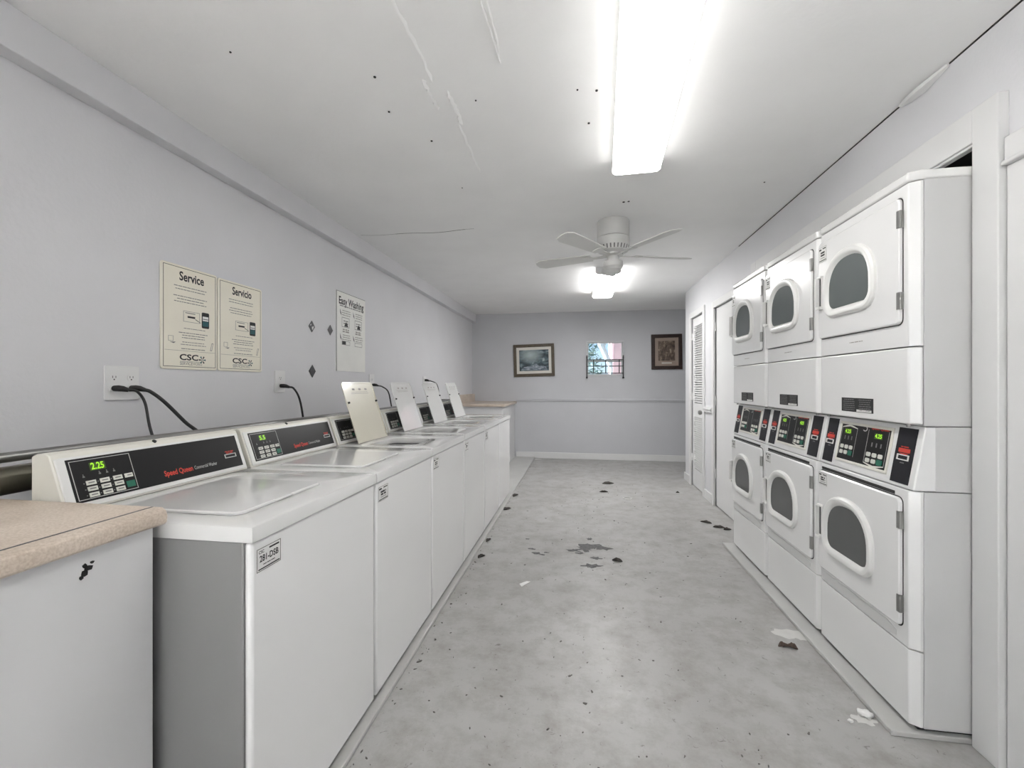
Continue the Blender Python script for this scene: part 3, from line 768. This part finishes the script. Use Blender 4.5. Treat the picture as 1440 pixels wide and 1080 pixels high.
def build_dryer(g, y0):
    xb = 1.98
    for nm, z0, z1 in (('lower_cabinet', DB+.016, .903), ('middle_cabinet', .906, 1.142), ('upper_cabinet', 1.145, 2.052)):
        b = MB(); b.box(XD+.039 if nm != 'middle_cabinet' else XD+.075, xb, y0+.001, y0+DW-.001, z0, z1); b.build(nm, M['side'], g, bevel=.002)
    b = MB(); b.box(XD+.03, xb-.02, y0+.02, y0+DW-.02, DB, DB+.02); b.build('base', M['rubber'], g)
    chamf_panel(y0, DB+.018, .312).build('kick_panel', M['enamel'], g, bevel=.003)
    b = chamf_panel(y0, .317, .903); b.build('lower_front', M['enamel'], g, bevel=.003)
    f = dfr(y0)
    b = MB()   # shallow scoop under the lower door
    b.prism(f, [(.13,.318),(.55,.318),(.60,.332),(.60,.352),(.55,.366),(.13,.366),(.08,.352),(.08,.332)], -.002, .0012); b.build('lower_recess', M['side'], g, bevel=.001)
    chamf_panel(y0, 1.150, 1.436).build('centre_panel', M['enamel'], g, bevel=.006)
    chamf_panel(y0, 1.440, 2.048).build('upper_front', M['enamel'], g, bevel=.003)
    b = MB(); b.box(XD+.03, XD+.12, y0+.004, y0+DW-.004, 1.138, 1.152); 
    fz = Fr((0, y0, 2.052), (1,0,0), CY, UP)
    b = MB(); b.prism(fz, [(XD-.004, .02), (XD+.026, 0), (xb, 0), (xb, DW), (XD+.026, DW), (XD-.004, DW-.02)], 0, .036); b.build('top_cap', M['enamel_top'], g, bevel=.006)
    for aa in (.05, DW-.05):
        b = MB(); b.tube([f.p(aa, 1.149, -.02), f.p(aa, 1.138, -.02)], .007, 10); b.build('screw', M['steel'], g)
    # slanted control console
    fy = Fr((0, y0, 0), (1,0,0), UP, CY)
    b = MB(); b.prism(fy, [(CB0.x, .906), (CB0.x, .912), (CB1.x, 1.142), (XD+.10, 1.142), (XD+.10, .906)], .002, DW-.002); con = b.build('console', M['enamel'], g, bevel=.004)
    c = cfr(y0); t = ctx(y0)
    for a0, a1, nm in ((.030, .125, 'card_reader_panel'), (.528, .610, 'card_reader_panel')):
        b = MB(); b.fbox(c, a0, a1, .012, CL-.010, 0, .003); sp = b.build(nm, M['navy'], g)
        m_ = (a0+a1)/2
        b = MB(); b.frame(c, m_-.030, m_+.030, .100, .122, .004, .003, .0065); b.build('card_slot', M['gasket'], sp, smooth=False)
        b = MB(); b.fbox(c, m_-.030, m_+.030, .130, .146, .003, .0036); b.prism(c, [(m_-.024,.127),(m_+.024,.127),(m_+.010,.122),(m_-.010,.122)][::1], .003, .0037); lines(b, c, m_, .152, .05, 1, .008, .004, .0037, None); b.build('card_notice', M['red'], sp, smooth=False)
        b = MB(); b.fquad(c, m_-.010, m_+.012, .088, .092, .0034); b.build('card_mark', M['greyink'], sp, smooth=False)
    b = MB(); b.frame(c, .150, .505, .030, CL-.018, .012, 0, .005); b.build('panel_surround', M['cream'], con, bevel=.0015)
    b = MB(); b.fbox(c, .160, .495, .040, CL-.028, 0, .003); cp = b.build('control_panel', M['black'], g)
    k1 = .0034
    top = CL-.030
    for nm, a0, a1, b0, b1 in (('far_zone', .375, .488, .062, top-.012), ('near_zone', .172, .300, .052, top-.008)):
        mb = MB(); tt = .0022
        up = nm == 'far_zone'
        mb.fquad(c, a0, a0+tt, b0, b1, k1, M['silver']); mb.fquad(c, a1-tt, a1, b0, b1, k1, M['silver'])
        m_ = (a0+a1)/2
        for s in (1, -1):
            yb = b1 if up else b0; dy = .014 if up else -.014
            mb.add([c.p(m_, yb+dy, k1), c.p(m_+s*(a1-a0)/2, yb, k1), c.p(m_+s*(a1-a0)/2, yb-dy*.25, k1), c.p(m_, yb+dy*.3, k1)], [(0,1,2,3)], M['matcream'])
        mb.build('zone_outline', M['silver'], cp, smooth=False)
        w = a1-a0
        for i in range(3):
            for j in range(2):
                x = a0 + w*(.80-.29*i); z = b0 + .014 + .026*(1-j)
                if i == 2 and j == 1: continue
                mb = MB(); mb.prism(c, rrect(x-w*.105, x+w*.105, z-.009, z+.009, .006, 3), .003, .0055); mb.build('key', M['key'], cp, smooth=False)
        x = a0 + w*.22; mb = MB(); mb.prism(c, rrect(x-w*.13, x+w*.13, b0+.003, b0+.026, .006, 3), .003, .0055); mb.build('start_key', M['green'], cp, smooth=False)
        for q in range(3):
            mb = MB(); mb.fquad(c, a0+w*(.25+.22*q), a0+w*(.31+.22*q), b0+.074, b0+.092, k1); mb.build('indicator_mark', M['greyink'], cp, smooth=False)
    mb = MB(); mb.text(t, 'Speed Queen', -.228, top-.001, .015, k1+.0004, width=.11, bold=True); mb.build('brand_lettering', M['red'], cp, smooth=False)
    mb = MB(); R = [c.p(.325+.016*math.cos(2*PI*q/20), top-.008+.012*math.sin(2*PI*q/20), k1) for q in range(5, 19)]; R2 = [c.p(.325+.010*math.cos(2*PI*q/20), top-.008+.008*math.sin(2*PI*q/20), k1) for q in range(5, 19)]
    mb.loft([R, R2], False); mb.build('brand_mark', M['silver'], cp, smooth=False)
    # slot over the lower door, warning plate, small embossed line
    b = MB(); b.fbox(f, .09, .60, .874, .887, 0, .0014); b.build('vent_slot', M['seam'], g, smooth=False)
    dryer_door(g, y0, .382, .868, False, .375, .628)
    dryer_door(g, y0, 1.527, 2.006, True, .362, 1.768)
    b = MB(); b.fbox(f, .215, .435, 1.176, 1.238, 0, .001); wl = b.build('warning_label', M['ink'], g, smooth=False)
    b = MB(); random.seed(4)
    for aa in (.27, .38): lines(b, f, aa, 1.230, .09, 6, .009, .003, .0014, M['greyink'])
    b.fquad(f, .225, .325, 1.178, 1.188, .0014, M['paper']); b.build('label_print', M['greyink'], wl, smooth=False)
    b = MB(); lines(b, f, .33, 1.486, .12, 1, .01, .004, .0006, None); b.build('embossed_note', M['softink'], g, smooth=False)
build_dryer(d0, DY0)
DL = [None, 'white stacked double dryer in the middle of the three, glare across its upper door', 'white stacked double dryer farthest from the camera, beside the plain white door']
dryers = [d0] + [copy_tree(d0, (DBASE[0], DBASE[1]+DP*i, DBASE[2])) for i in (1, 2)]
for i in (1, 2): dryers[i]['label'] = DL[i]
for i, d in enumerate(dryers):
    y0 = DY0+DP*i; t = dtx(y0)
    t2 = Fr(t.p(0,0,.0128), t.u, t.v, t.n)
    sticker(d, t2, -.607, -.530, .797, .860, None, 50+i)
    sticker(d, t2, -.605, -.535, 1.905, 1.985, None, 60+i)
    if i < 2:
        cp = [c_ for c_ in kids(d) if c_.name.startswith('control_panel')][0]; c = ctx(y0)
        for a, z, s in ((-.232, CL-.062, '4.25' if i == 0 else '425'), (-.440, CL-.062, '4.25' if i == 0 else '425')):
            b = MB(); b.fquad(c, a-.026, a+.026, z-.012, z+.012, .0038, M['ledbg']); b.text(c, s, a, z, .024, .0042, M['led'], width=.042, bold=True); b.build('price_display', M['led'], cp, smooth=False)

# ------------------------------------------------------------------ counters
g = thing('counter_cabinet', (-1.45, .2, 0), 'grey painted counter cabinet in the near left corner under the beige worktop', 'cabinet')
b = MB(); b.box(XL+.01, -1.075, -1.15, .935, 0, .943); b.build('carcass', M['cabinet'], g, bevel=.002)
b = MB(); b.box(-1.075, -1.062, -1.15, .938, .0, .9435); fp = b.build('front_panel', M['cabinet'], g, bevel=.002)
b = MB(); f = Fr((-1.062, 0, 0), CY, UP, (1,0,0)); random.seed(3)
for a, z, s in ((.785,.905,.006),(.792,.898,.008),(.786,.890,.007),(.800,.908,.004),(.779,.882,.004)):
    b.prism(f, [(a+s*math.cos(q*PI/3+.3)*random.uniform(.6,1.4), z+s*math.sin(q*PI/3+.3)*random.uniform(.6,1.3)) for q in range(6)], 0, .0006)
b.build('paint_chip', M['chip'], fp, smooth=False)
b = MB(); pr = [(-1.040, .945), (-1.034, .951), (-1.032, .968), (-1.036, .981), (-1.048, .988), (XL+.002, .988), (XL+.002, .945)]
b.prism(Fr((0, -1.17, 0), (1,0,0), UP, CY), pr, 0, 2.12); o = b.build('worktop', M['laminate'], None, (-1.45, .2, .945), .002)
tag(o, 'worn beige speckled laminate worktop in the near left corner beside the first washer', 'countertop')
b = MB(); b.box(-1.075, -1.069, -1.16, .945, .9882, .9888); b.build('worn_line', M['worn'], o, smooth=False)

g = thing('counter_cabinet', (-1.52, 7.0, 0), 'white counter cabinet in the far left corner beyond the row of washers', 'cabinet')
b = MB(); b.box(XL+.01, -1.16, 6.42, YB-.005, 0, .955); b.build('carcass', M['cabinet'], g, bevel=.003)
b = MB(); b.box(-1.16, -1.145, 6.42, YB-.02, .0, .955); b.build('front_panel', M['cabinet'], g, bevel=.003)
g = thing('worktop', (-1.52, 7.0, .956), 'beige laminate worktop with a backsplash in the far left corner', 'countertop')
b = MB(); b.box(XL+.002, -1.11, 6.39, YB-.002, .957, .995); b.build('slab', M['laminate'], g, bevel=.006)
b = MB(); b.box(XL+.002, XL+.05, 6.62, YB-.002, .995, 1.125); b.build('backsplash', M['laminate'], g, bevel=.003)
b = MB(); b.box(XL+.002, XL+.05, 6.612, 6.62, .996, 1.124); b.build('raw_end', M['seam'], g)

# ------------------------------------------------------------------ pipes behind the washers
def pipe(name, x, z, r, m, label, y1, y0=-.6):
    b = MB(); b.tube([(XL+.002, y0, z), (x-.06, y0, z), (x-.02, y0+.015, z), (x, y0+.06, z), (x, 1.5, z), (x, y1-.06, z), (x-.02, y1-.015, z), (x-.06, y1, z), (XL+.002, y1, z)], r, 16, m)
    o = b.build(name, m, None, (x, .5, 0)); tag(o, label, 'pipe')
pipe('pipe', -1.575, 1.096, .014, M['steel'], 'thin silver pipe running above the thicker pipe behind the washers', 5.3, -.8)
pipe('duct_pipe', -1.585, 1.030, .040, M['brass'], 'thick dull metal pipe running low behind the washer consoles', 5.2)

# ------------------------------------------------------------------ posters and wall bits
wl_ = Fr((XL, 0, 0), CY, UP, (1,0,0))
def svc_poster(y0, y1, z0, z1, title, label, seed):
    random.seed(seed)
    b = MB(); b.prism(wl_, rrect(y0, y1, z0, z1, .012, 4), .001, .007)
    o = b.build('poster', M['poster'], None, (XL, (y0+y1)/2, z0), .0015); tag(o, label, 'poster', 'cream service posters')
    w, h = y1-y0, z1-z0; c = .0074; m_ = (y0+y1)/2
    A = lambda t: y0+w*t
    B = lambda t: z1-h*t
    b = MB(); b.frame(wl_, y0+.012, y1-.010, z0+.012, z1-.010, .0022, .007, c); b.build('border_line', M['ink'], o, smooth=False)
    b = MB(); b.text(wl_, title, A(.52), B(.105), .060, c, width=w*.44, bold=True); b.build('title', M['ink'], o, smooth=False)
    for aa, bb, ww, n, st, mm in ((.5,.20,.68,2,.028,'greyink'), (.5,.295,.62,3,.027,'greyink'), (.57,.60,.42,1,.028,'softink'), (.55,.645,.52,3,.024,'greyink'), (.55,.735,.46,2,.024,'softink'), (.55,.80,.44,1,.024,'greyink')):
        b = MB(); lines(b, wl_, A(aa), B(bb), w*ww, n, h*st, .0034, c, None); b.build('text_block', M[mm], o, smooth=False)
    b = MB(); b.fquad(wl_, A(.06), A(.95), B(.822), B(.819), c); b.build('divider_line', M['softink'], o, smooth=False)
    b = MB()   # phone picture and callout card
    b.prism(wl_, rrect(A(.70), A(.84), B(.575), B(.415), .006, 3), .007, c, M['ink'])
    b.fquad(wl_, A(.715), A(.825), B(.555), B(.505), c+.0004, M['tealink']); b.fquad(wl_, A(.715), A(.825), B(.50), B(.455), c+.0004, M['poster2'])
    b.fquad(wl_, A(.72), A(.82), B(.487), B(.478), c+.0006, M['greyink'])
    b.frame(wl_, A(.37), A(.66), B(.535), B(.43), .0016, .007, c, M['greyink'])
    b.add([wl_.p(A(.58), B(.495), c), wl_.p(A(.68), B(.525), c), wl_.p(A(.68), B(.53), c), wl_.p(A(.58), B(.503), c)], [(0,1,2,3)], M['ink'])
    lines(b, wl_, A(.51), B(.485), w*.16, 1, .01, .009, c, M['ink']); b.fquad(wl_, A(.40), A(.58), B(.451), B(.444), c, M['greyink'])
    b.build('phone_picture', M['ink'], o, smooth=False)
    b = MB()   # laptop and handset line drawings
    b.frame(wl_, A(.12), A(.20), B(.735), B(.685), .0014, .007, c); b.add([wl_.p(A(.14),B(.745),c), wl_.p(A(.24),B(.74),c), wl_.p(A(.21),B(.755),c)], [(0,1,2)])
    b.add([wl_.p(A(.86),B(.80),c), wl_.p(A(.895),B(.80),c), wl_.p(A(.925),B(.72),c), wl_.p(A(.89),B(.72),c), wl_.p(A(.87),B(.795),c), wl_.p(A(.89),B(.795),c), wl_.p(A(.915),B(.725),c), wl_.p(A(.895),B(.725),c)], [(0,1,5,4),(1,2,6,5),(2,3,7,6),(3,0,4,7)])
    b.build('device_sketches', M['greyink'], o, smooth=False)
    b = MB(); b.text(wl_, 'CSC', A(.47), B(.885), .040, c, M['ink'], width=w*.33, bold=True)
    b.text(wl_, 'SERVICE', A(.42), B(.945), .022, c, M['greyink'], width=w*.22); b.text(wl_, 'WORKS', A(.62), B(.945), .022, c, M['softink'], width=w*.17)
    b.fquad(wl_, A(.31), A(.73), B(.924), B(.9215), c, M['tealink'])
    for q in range(6): 
        t = math.radians(-60+60*q); cx, cz = A(.71), B(.90); b.add([wl_.p(cx, cz, c), wl_.p(cx+.020*math.cos(t-.22), cz+.020*math.sin(t-.22), c), wl_.p(cx+.020*math.cos(t+.22), cz+.020*math.sin(t+.22), c)], [(0,1,2)], M['tealink'] if q % 2 else M['ink'])
    b.build('company_logo', M['ink'], o, smooth=False)
svc_poster(1.725, 2.040, 1.372, 1.875, 'Service', 'cream poster headed Service on the left wall above the first outlet', 5)
svc_poster(2.046, 2.368, 1.372, 1.870, 'Servicio', 'cream poster headed Servicio beside its English twin on the left wall', 6)

random.seed(8)
y0, y1, z0, z1 = 3.19, 3.655, 1.405, 2.05
b = MB(); b.fbox(wl_, y0, y1, z0, z1, .0008, .005); o = b.build('poster', M['poster2'], None, (XL, 3.42, z0)); tag(o, 'white poster headed Easy Washing between the diamond tiles and the open lids', 'poster')
w, h, c = y1-y0, z1-z0, .0054
A = lambda t: y0+w*t
B = lambda t: z1-h*t
b = MB(); b.text(wl_, 'Easy Washing', A(.5), B(.115), .085, c, width=w*.86, bold=True); b.build('title', M['ink'], o, smooth=False)
b = MB(); b.fquad(wl_, y0, y0+.006, z0, z1, c); b.fquad(wl_, y0, y1, z1-.004, z1, c); b.build('border_line', M['greyink'], o, smooth=False)
b = MB(); lines(b, wl_, A(.5), B(.175), w*.84, 1, .01, .008, c, M['greyink'])
for q, (aa, bb) in enumerate(((.30,.22),(.74,.22),(.30,.53),(.74,.53))):
    lines(b, wl_, A(aa+.02), B(bb+.01), w*.30, 3, h*.028, .006, c, M['softink'])
    b.prism(wl_, [(A(aa-.19), B(bb-.005)), (A(aa-.15), B(bb+.05)), (A(aa-.14), B(bb+.08)), (A(aa-.18), B(bb+.05))], .005, c, M['ink'])
    if q < 2:
        b.frame(wl_, A(aa-.13), A(aa+.12), B(bb+.22), B(bb+.095), .004, .005, c, M['greyink'])
        b.prism(wl_, [(A(aa-.05), B(bb+.21)), (A(aa+.08), B(bb+.21)), (A(aa+.05), B(bb+.17)), (A(aa+.01), B(bb+.15)), (A(aa-.03), B(bb+.18))], .005, c+.0002, M['ink'])
        lines(b, wl_, A(aa), B(bb+.14), w*.18, 2, h*.03, .008, c, M['greyink']); lines(b, wl_, A(aa), B(bb+.25), w*.24, 2, h*.026, .011, c, M['softink'])
    else:
        b.frame(wl_, A(aa-.13), A(aa+.14), B(bb+.135), B(bb+.085), .003, .005, c, M['greyink'])
        if q == 2: b.fquad(wl_, A(aa-.12), A(aa), B(bb+.13), B(bb+.09), c+.0002, M['ink'])
b.build('washing_pictures', M['greyink'], o, smooth=False)

def diamond(y, z, s, label, peeled=False):
    b = MB(); b.prism(wl_, [(y-s*.85, z), (y, z-s), (y+s*.85, z), (y, z+s)], 0, .004)
    o = b.build('diamond_tile', M['tile'], None, (XL, y, z)); tag(o, label, 'wall tile', 'dark diamond tiles on the left wall')
    b = MB()
    if peeled:
        b.prism(wl_, [(y-s*.1, z-s*.05), (y+s*.55, z+s*.1), (y+s*.3, z-s*.4), (y+s*.05, z-s*.6)], .004, .0046)
        b.prism(wl_, [(y-s*.6, z+s*.1), (y-s*.3, z+s*.45), (y-s*.2, z+s*.2)], .004, .0046)
        b.build('bare_spot', M['paper'], o, smooth=False)
diamond(2.874, 1.716, .042, 'dark diamond wall tile with its face partly peeled away, upper left of the three', True)
diamond(3.108, 1.718, .040, 'dark diamond wall tile right beside the Easy Washing poster')
diamond(2.880, 1.393, .046, 'dark diamond wall tile lowest of the three, above the second washer')

def outlet(y0, y1, z0, z1, gangs, label, plugged):
    g = thing('wall_outlet', (XL, (y0+y1)/2, (z0+z1)/2), label, 'outlet', 'outlets along the left wall')
    b = MB(); b.prism(wl_, rrect(y0, y1, z0, z1, .006, 3), .0, .007); b.build('cover_plate', M['plate'], g, bevel=.002)
    for k in range(gangs):
        yc = y0 + (y1-y0)*(k+.5)/gangs
        for zc in ((z0+z1)/2+.022, (z0+z1)/2-.022):
            b = MB(); b.prism(wl_, [(yc+.0165*math.cos(2*PI*q/24), zc+max(-.0125, min(.0125, .0165*math.sin(2*PI*q/24)))) for q in range(24)], .006, .009); rc = b.build('receptacle', M['plate'], g)
            b = MB(); b.fquad(wl_, yc-.0075, yc-.005, zc-.001, zc+.008, .0094); b.fquad(wl_, yc+.005, yc+.0075, zc-.001, zc+.008, .0094)
            b.prism(wl_, [(yc+.003*math.cos(2*PI*q/8), zc-.007+.003*math.sin(2*PI*q/8)) for q in range(8)], .009, .0094); b.build('slots', M['rubber'], rc, smooth=False)
def cord(y, z, path, r, label, plug_dir=1):
    g = thing('power_cord', (XL+.01, y, z), label, 'power cord', 'black washer power cords')
    b = MB(); b.tube([(XL+.0095, y, z), (XL+.03, y, z), (XL+.045, y+.006*plug_dir, z-.002), (XL+.056, y+.02*plug_dir, z-.008)], [.012, .013, .012, .008], 12); b.build('plug', M['rubber'], g)
    pts = [(XL+.056, y+.02*plug_dir, z-.008)] + path
    sm = []
    for i in range(len(pts)-1):
        p0, p1, p2, p3 = [Vector(pts[max(0, min(len(pts)-1, i+k))]) for k in (-1, 0, 1, 2)]
        for q in range(6):
            t = q/6; sm.append(.5*((2*p1) + (p2-p0)*t + (2*p0-5*p1+4*p2-p3)*t*t + (3*p1-p0-3*p2+p3)*t**3))
    sm.append(Vector(pts[-1]))
    b = MB(); b.tube(sm, r, 8); b.build('cable', M['rubber'], g)
outlet(1.487, 1.627, 1.232, 1.376, 2, 'white double wall outlet nearest the camera with two black plugs', True)
cord(1.522, 1.282, [(-1.85, 1.565, 1.268), (-1.835, 1.585, 1.22), (-1.80, 1.575, 1.12), (-1.76, 1.575, 1.0), (-1.72, 1.575, .8), (-1.66, 1.56, .3), (-1.62, 1.56, .02)], .0055, 'thin black cord hanging straight down from the near double outlet')
cord(1.592, 1.282, [(-1.85, 1.625, 1.265), (-1.82, 1.66, 1.22), (-1.77, 1.71, 1.13), (-1.72, 1.77, 1.03), (-1.70, 1.80, .8), (-1.66, 1.80, .3), (-1.62, 1.80, .02)], .0075, 'thick black cord slanting right from the near double outlet')
outlet(2.487, 2.580, 1.245, 1.386, 1, 'white wall outlet on the left wall between the service posters and the diamond tiles', True)
cord(2.534, 1.288, [(-1.85, 2.58, 1.27), (-1.83, 2.61, 1.20), (-1.80, 2.61, 1.05), (-1.76, 2.60, .8), (-1.66, 2.6, .3), (-1.62, 2.6, .02)], .0065, 'black cord hanging from the outlet behind the second washer')
outlet(3.735, 3.83, 1.25, 1.39, 1, 'white wall outlet below the Easy Washing poster, partly behind the cream lid', True)
cord(3.785, 1.292, [(-1.85, 3.86, 1.275), (-1.82, 3.92, 1.23), (-1.80, 3.94, 1.12), (-1.76, 3.93, .9), (-1.66, 3.9, .3), (-1.62, 3.9, .02)], .0065, 'black cord beside the cream lid, hanging from the outlet below the poster')
outlet(5.12, 5.215, 1.255, 1.395, 1, 'white wall outlet farthest along the left wall, behind the last open lids', True)
cord(5.168, 1.347, [(-1.85, 5.23, 1.335), (-1.82, 5.36, 1.29), (-1.80, 5.40, 1.12), (-1.78, 5.42, .8), (-1.76, 5.42, .3), (-1.70, 5.42, .02)], .0065, 'short black cord in the farthest outlet, above the last open lids')

# ------------------------------------------------------------------ pictures on the far wall
def picture(x0, x1, z0, z1, fw, mw, frame_m, mat_m, label, rot, art):
    cx, cz = (x0+x1)/2, (z0+z1)/2
    ca, sa = math.cos(rot), math.sin(rot)
    f = Fr((cx, YB, cz), (ca, 0, sa), (-sa, 0, ca), (0,-1,0))
    W, Hh = (x1-x0)/2, (z1-z0)/2
    g = thing('framed_picture', (cx, YB, cz), label, 'picture', 'framed pictures on the far wall')
    b = MB(); b.frame(f, -W, W, -Hh, Hh, fw, .001, .028); b.frame(f, -W+fw*.55, W-fw*.55, -Hh+fw*.55, Hh-fw*.55, fw*.35, .010, .034); b.build('frame', frame_m, g, bevel=.004)
    b = MB(); b.fbox(f, -W+fw*.9, W-fw*.9, -Hh+fw*.9, Hh-fw*.9, .002, .012); b.build('mat_board', mat_m, g)
    art(g, f, W-fw-mw, Hh-fw-mw)
def art1(g, f, w, h):
    b = MB(); b.fquad(f, -w, w, -h, h, .0126); a = b.build('print', M['art1'], g, smooth=False)
    b = MB(); b.prism(f, [(-.9*w,-.92*h),(.9*w,-.92*h),(.8*w,-.62*h),(.3*w,-.5*h),(.1*w,-.25*h),(-.1*w,-.5*h),(-.7*w,-.62*h)], .0126, .0129); b.build('pale_water', M['art1water'], a, smooth=False)
def art2(g, f, w, h):
    b = MB(); b.fquad(f, -w, w, -h*.82, h, .0126); b.build('print', M['art2'], g, smooth=False)
    b = MB(); b.fquad(f, -w*.6, w*.6, -h*1.08, -h*.98, .0126); b.build('caption_strip', M['matcream'], g, smooth=False)
picture(-1.163, -.445, 1.432, 2.0, .052, .048, M['goldwood'], M['matcream'], 'framed teal landscape print in a cream mat, left of the far window', math.radians(1.6), art1)
picture(1.182, 1.678, 1.545, 2.135, .058, .055, M['darkwood'], M['mattan'], 'upright dark framed sepia print in a tan mat, right of the far window', math.radians(.6), art2)

# ------------------------------------------------------------------ floor wear and litter
def blob(b, c, r, n=14, z=.0006, ir=.5, sx=1.0, rot=0, m=None, thick=0):
    pts = []
    for k in range(n):
        t = 2*PI*k/n; q = r*random.uniform(1-ir, 1+ir*.6)
        x, yv = q*math.cos(t)*sx, q*math.sin(t)
        pts.append((c[0]+x*math.cos(rot)-yv*math.sin(rot), c[1]+x*math.sin(rot)+yv*math.cos(rot)))
    fz = Fr((0,0,0), (1,0,0), CY, UP)
    b.prism(fz, pts, .0001, z, m)
random.seed(12)
b = MB()
for u, v, r, sx in ((831,768,.075,1.25),(822,772,.05,1.5),(806,774,.03,1.8),(848,771,.04,1.6),(829,758,.03,1),(832,796,.035,2.0),(815,778,.02,1.5),(838,785,.025,1.6),(755,778,.018,2),(748,772,.014,2),(762,780,.012,2),(768,777,.012,1.6),(742,758,.008,2)):
    p = on_plane(u, v, z=0); blob(b, p, r, 16, .0005+.00012*(len(b.v)//32), .55, sx)
b.build('bare_patch', M['worn'], floor, smooth=False)
b = MB()
for u, v, r, sx in ((1108,892,.05,1.8),(1128,896,.035,1.2),(1215,1012,.03,1.3)):
    p = on_plane(u, v, z=0); blob(b, p, r, 18, .0005+.0004*(len(b.v)//36), .4, sx)
b.build('pale_smear', M['smear'], floor, smooth=False)
# uncountable specks of grit
random.seed(21)
b = MB()
for k in range(420):
    x = random.triangular(-.75, 1.1, .1); yv = 1.0 + 6.3*random.random()**1.5
    if random.random() < .25: x = -.78+abs(random.gauss(0,.05))
    s = random.uniform(.0012, .0042)*(1 if random.random() < .9 else 1.8)
    blob(b, (x, yv), s, 6, random.uniform(.001,.003), .5, random.uniform(.8, 2.6), random.uniform(0, PI))
o = b.build('floor_grit', M['grit'], None, (0, 3, 0), smooth=False); tag(o, 'dark specks of grit and paint flakes scattered over the floor', 'grit', kind='stuff')

def leaf(u, v, L, W, rot, label, m='dryleaf', name='dry_leaf', cat='leaf', group='dry leaves on the floor', z0=0.0):
    p = on_plane(u, v, z=z0); rnd = random.Random(int(u*7+v))
    g_r = []
    for k in range(9):
        t = k/8; w = W*math.sin(PI*min(1, t*1.05))**.8*rnd.uniform(.7, 1.15) + .001; h = .006+.012*math.sin(PI*t)*rnd.uniform(.5, 1.3)
        x = (t-.5)*L
        row = [(x, -w/2, .001+h*.9), (x, -w*.2, .002+h*.2), (x, w*.2, .003+h*.2), (x, w/2, .001+h)]
        g_r.append(row + [(a, bb, c-.0018) for a, bb, c in row[::-1]])
    zm = min(c for r in g_r for _, _, c in r)
    b = MB(); b.loft([[(p.x + a*math.cos(rot)-bb*math.sin(rot), p.y + a*math.sin(rot)+bb*math.cos(rot), z0 + c-zm+.0003) for a, bb, c in r] for r in g_r], True, True, True)
    o = b.build(name, M[m], None, (p.x, p.y, z0), smooth=True); tag(o, label, cat, group)
leaf(855, 680, .16, .08, .3, 'dark curled leaf on the floor nearest the far wall')
leaf(849, 692, .10, .04, .1, 'small dark leaf just in front of the one nearest the far wall')
leaf(993, 735, .10, .042, -.5, 'dark leaf farthest left of the three by the plain white door')
leaf(1011, 742, .10, .045, -.1, 'middle dark leaf of the three by the plain white door')
leaf(1023, 745, .07, .04, .2, 'dark leaf closest to the far end of the dryers')
leaf(868, 789, .075, .045, -.2, 'dark oval leaf right of the worn patch in the middle of the floor')
leaf(1102, 909, .055, .032, .2, 'brown leaf beside the white smear near the dryer curb', 'brownleaf')
leaf(1114, 911, .05, .03, -.6, 'brown leaf closest to the dryer curb, next to another one', 'brownleaf')
leaf(725, 697, .12, .06, 1.2, 'dark leaf litter at the foot of the last washer', 'dryleaf')
leaf(713, 716, .10, .06, .8, 'dark leaf against the curb below the fifth washer', 'dryleaf')
leaf(687, 760, .07, .03, 1.2, 'thin dark leaf on the floor beside the fourth washer', 'dryleaf')
leaf(677, 783, .07, .035, .9, 'dark leaf nearest the camera along the washer curb', 'dryleaf')
leaf(953, 693, .04, .02, 0, 'small dark leaf in front of the louvred door', 'dryleaf')
def lint(u, v, r, label, name='lint_clump', cat='lint', group='bits of white lint on the floor'):
    p = on_plane(u, v, z=0); rnd = random.Random(u); b = MB()
    bm = bmesh.new(); bmesh.ops.create_icosphere(bm, subdivisions=3, radius=1)
    vs = []
    for q in bm.verts:
        k = 1 + .28*math.sin(q.co.x*5+u)*math.cos(q.co.y*6+v) + rnd.uniform(-.09, .09)
        vs.append(Vector((p.x + q.co.x*r*1.2*k, p.y + q.co.y*r*k, max(0.0004, r*.45 + q.co.z*r*.55*k))))
    b.add(vs, [tuple(x.index for x in f.verts) for f in bm.faces]); bm.free()
    o = b.build(name, M['lint'], None, (p.x, p.y, 0), ang=80); tag(o, label, cat, group)
lint(1217, 1007, .021, 'largest clump of white lint, beside the near end of the dryer curb')
lint(1196, 1015, .009, 'small bit of white lint left of the largest clump')
lint(1204, 975, .010, 'bit of white lint behind the largest clump along the dryer curb')
def scrap(u, v, L, W, rot, label):
    p = on_plane(u, v, z=0); b = MB(); f = Fr((p.x, p.y, 0), (math.cos(rot), math.sin(rot), 0), (-math.sin(rot), math.cos(rot), 0), UP)
    b.loft([[f.p(-L/2, -W/2, .0006), f.p(L/2, -W*.3, .004), f.p(L*.4, W/2, .0006), f.p(-L*.4, W*.4, .006)], [f.p(-L/2, -W/2, .0016), f.p(L/2, -W*.3, .005), f.p(L*.4, W/2, .0016), f.p(-L*.4, W*.4, .007)]], True, True, True)
    o = b.build('paper_scrap', M['lint'], None, (p.x, p.y, 0), smooth=False); tag(o, label, 'paper scrap', 'pale paper scraps on the floor')
scrap(738, 821, .09, .035, .9, 'pale paper scrap on the floor left of the worn patch, nearer the washers')
scrap(757, 643+3, .12, .05, .1, 'pale paper scrap lying by the far baseboard')
b = MB(); p = on_plane(882, 701, z=0)
b.lathe((p.x, p.y), [(.040, .0004), (.050, .0004), (.050, .005), (.040, .005), (.040, .0004)], 24, cap0=False, cap1=False)
o = b.build('jar_ring', M['smear'], None, (p.x, p.y, 0)); tag(o, 'pale round ring lying on the floor toward the far wall', 'ring')
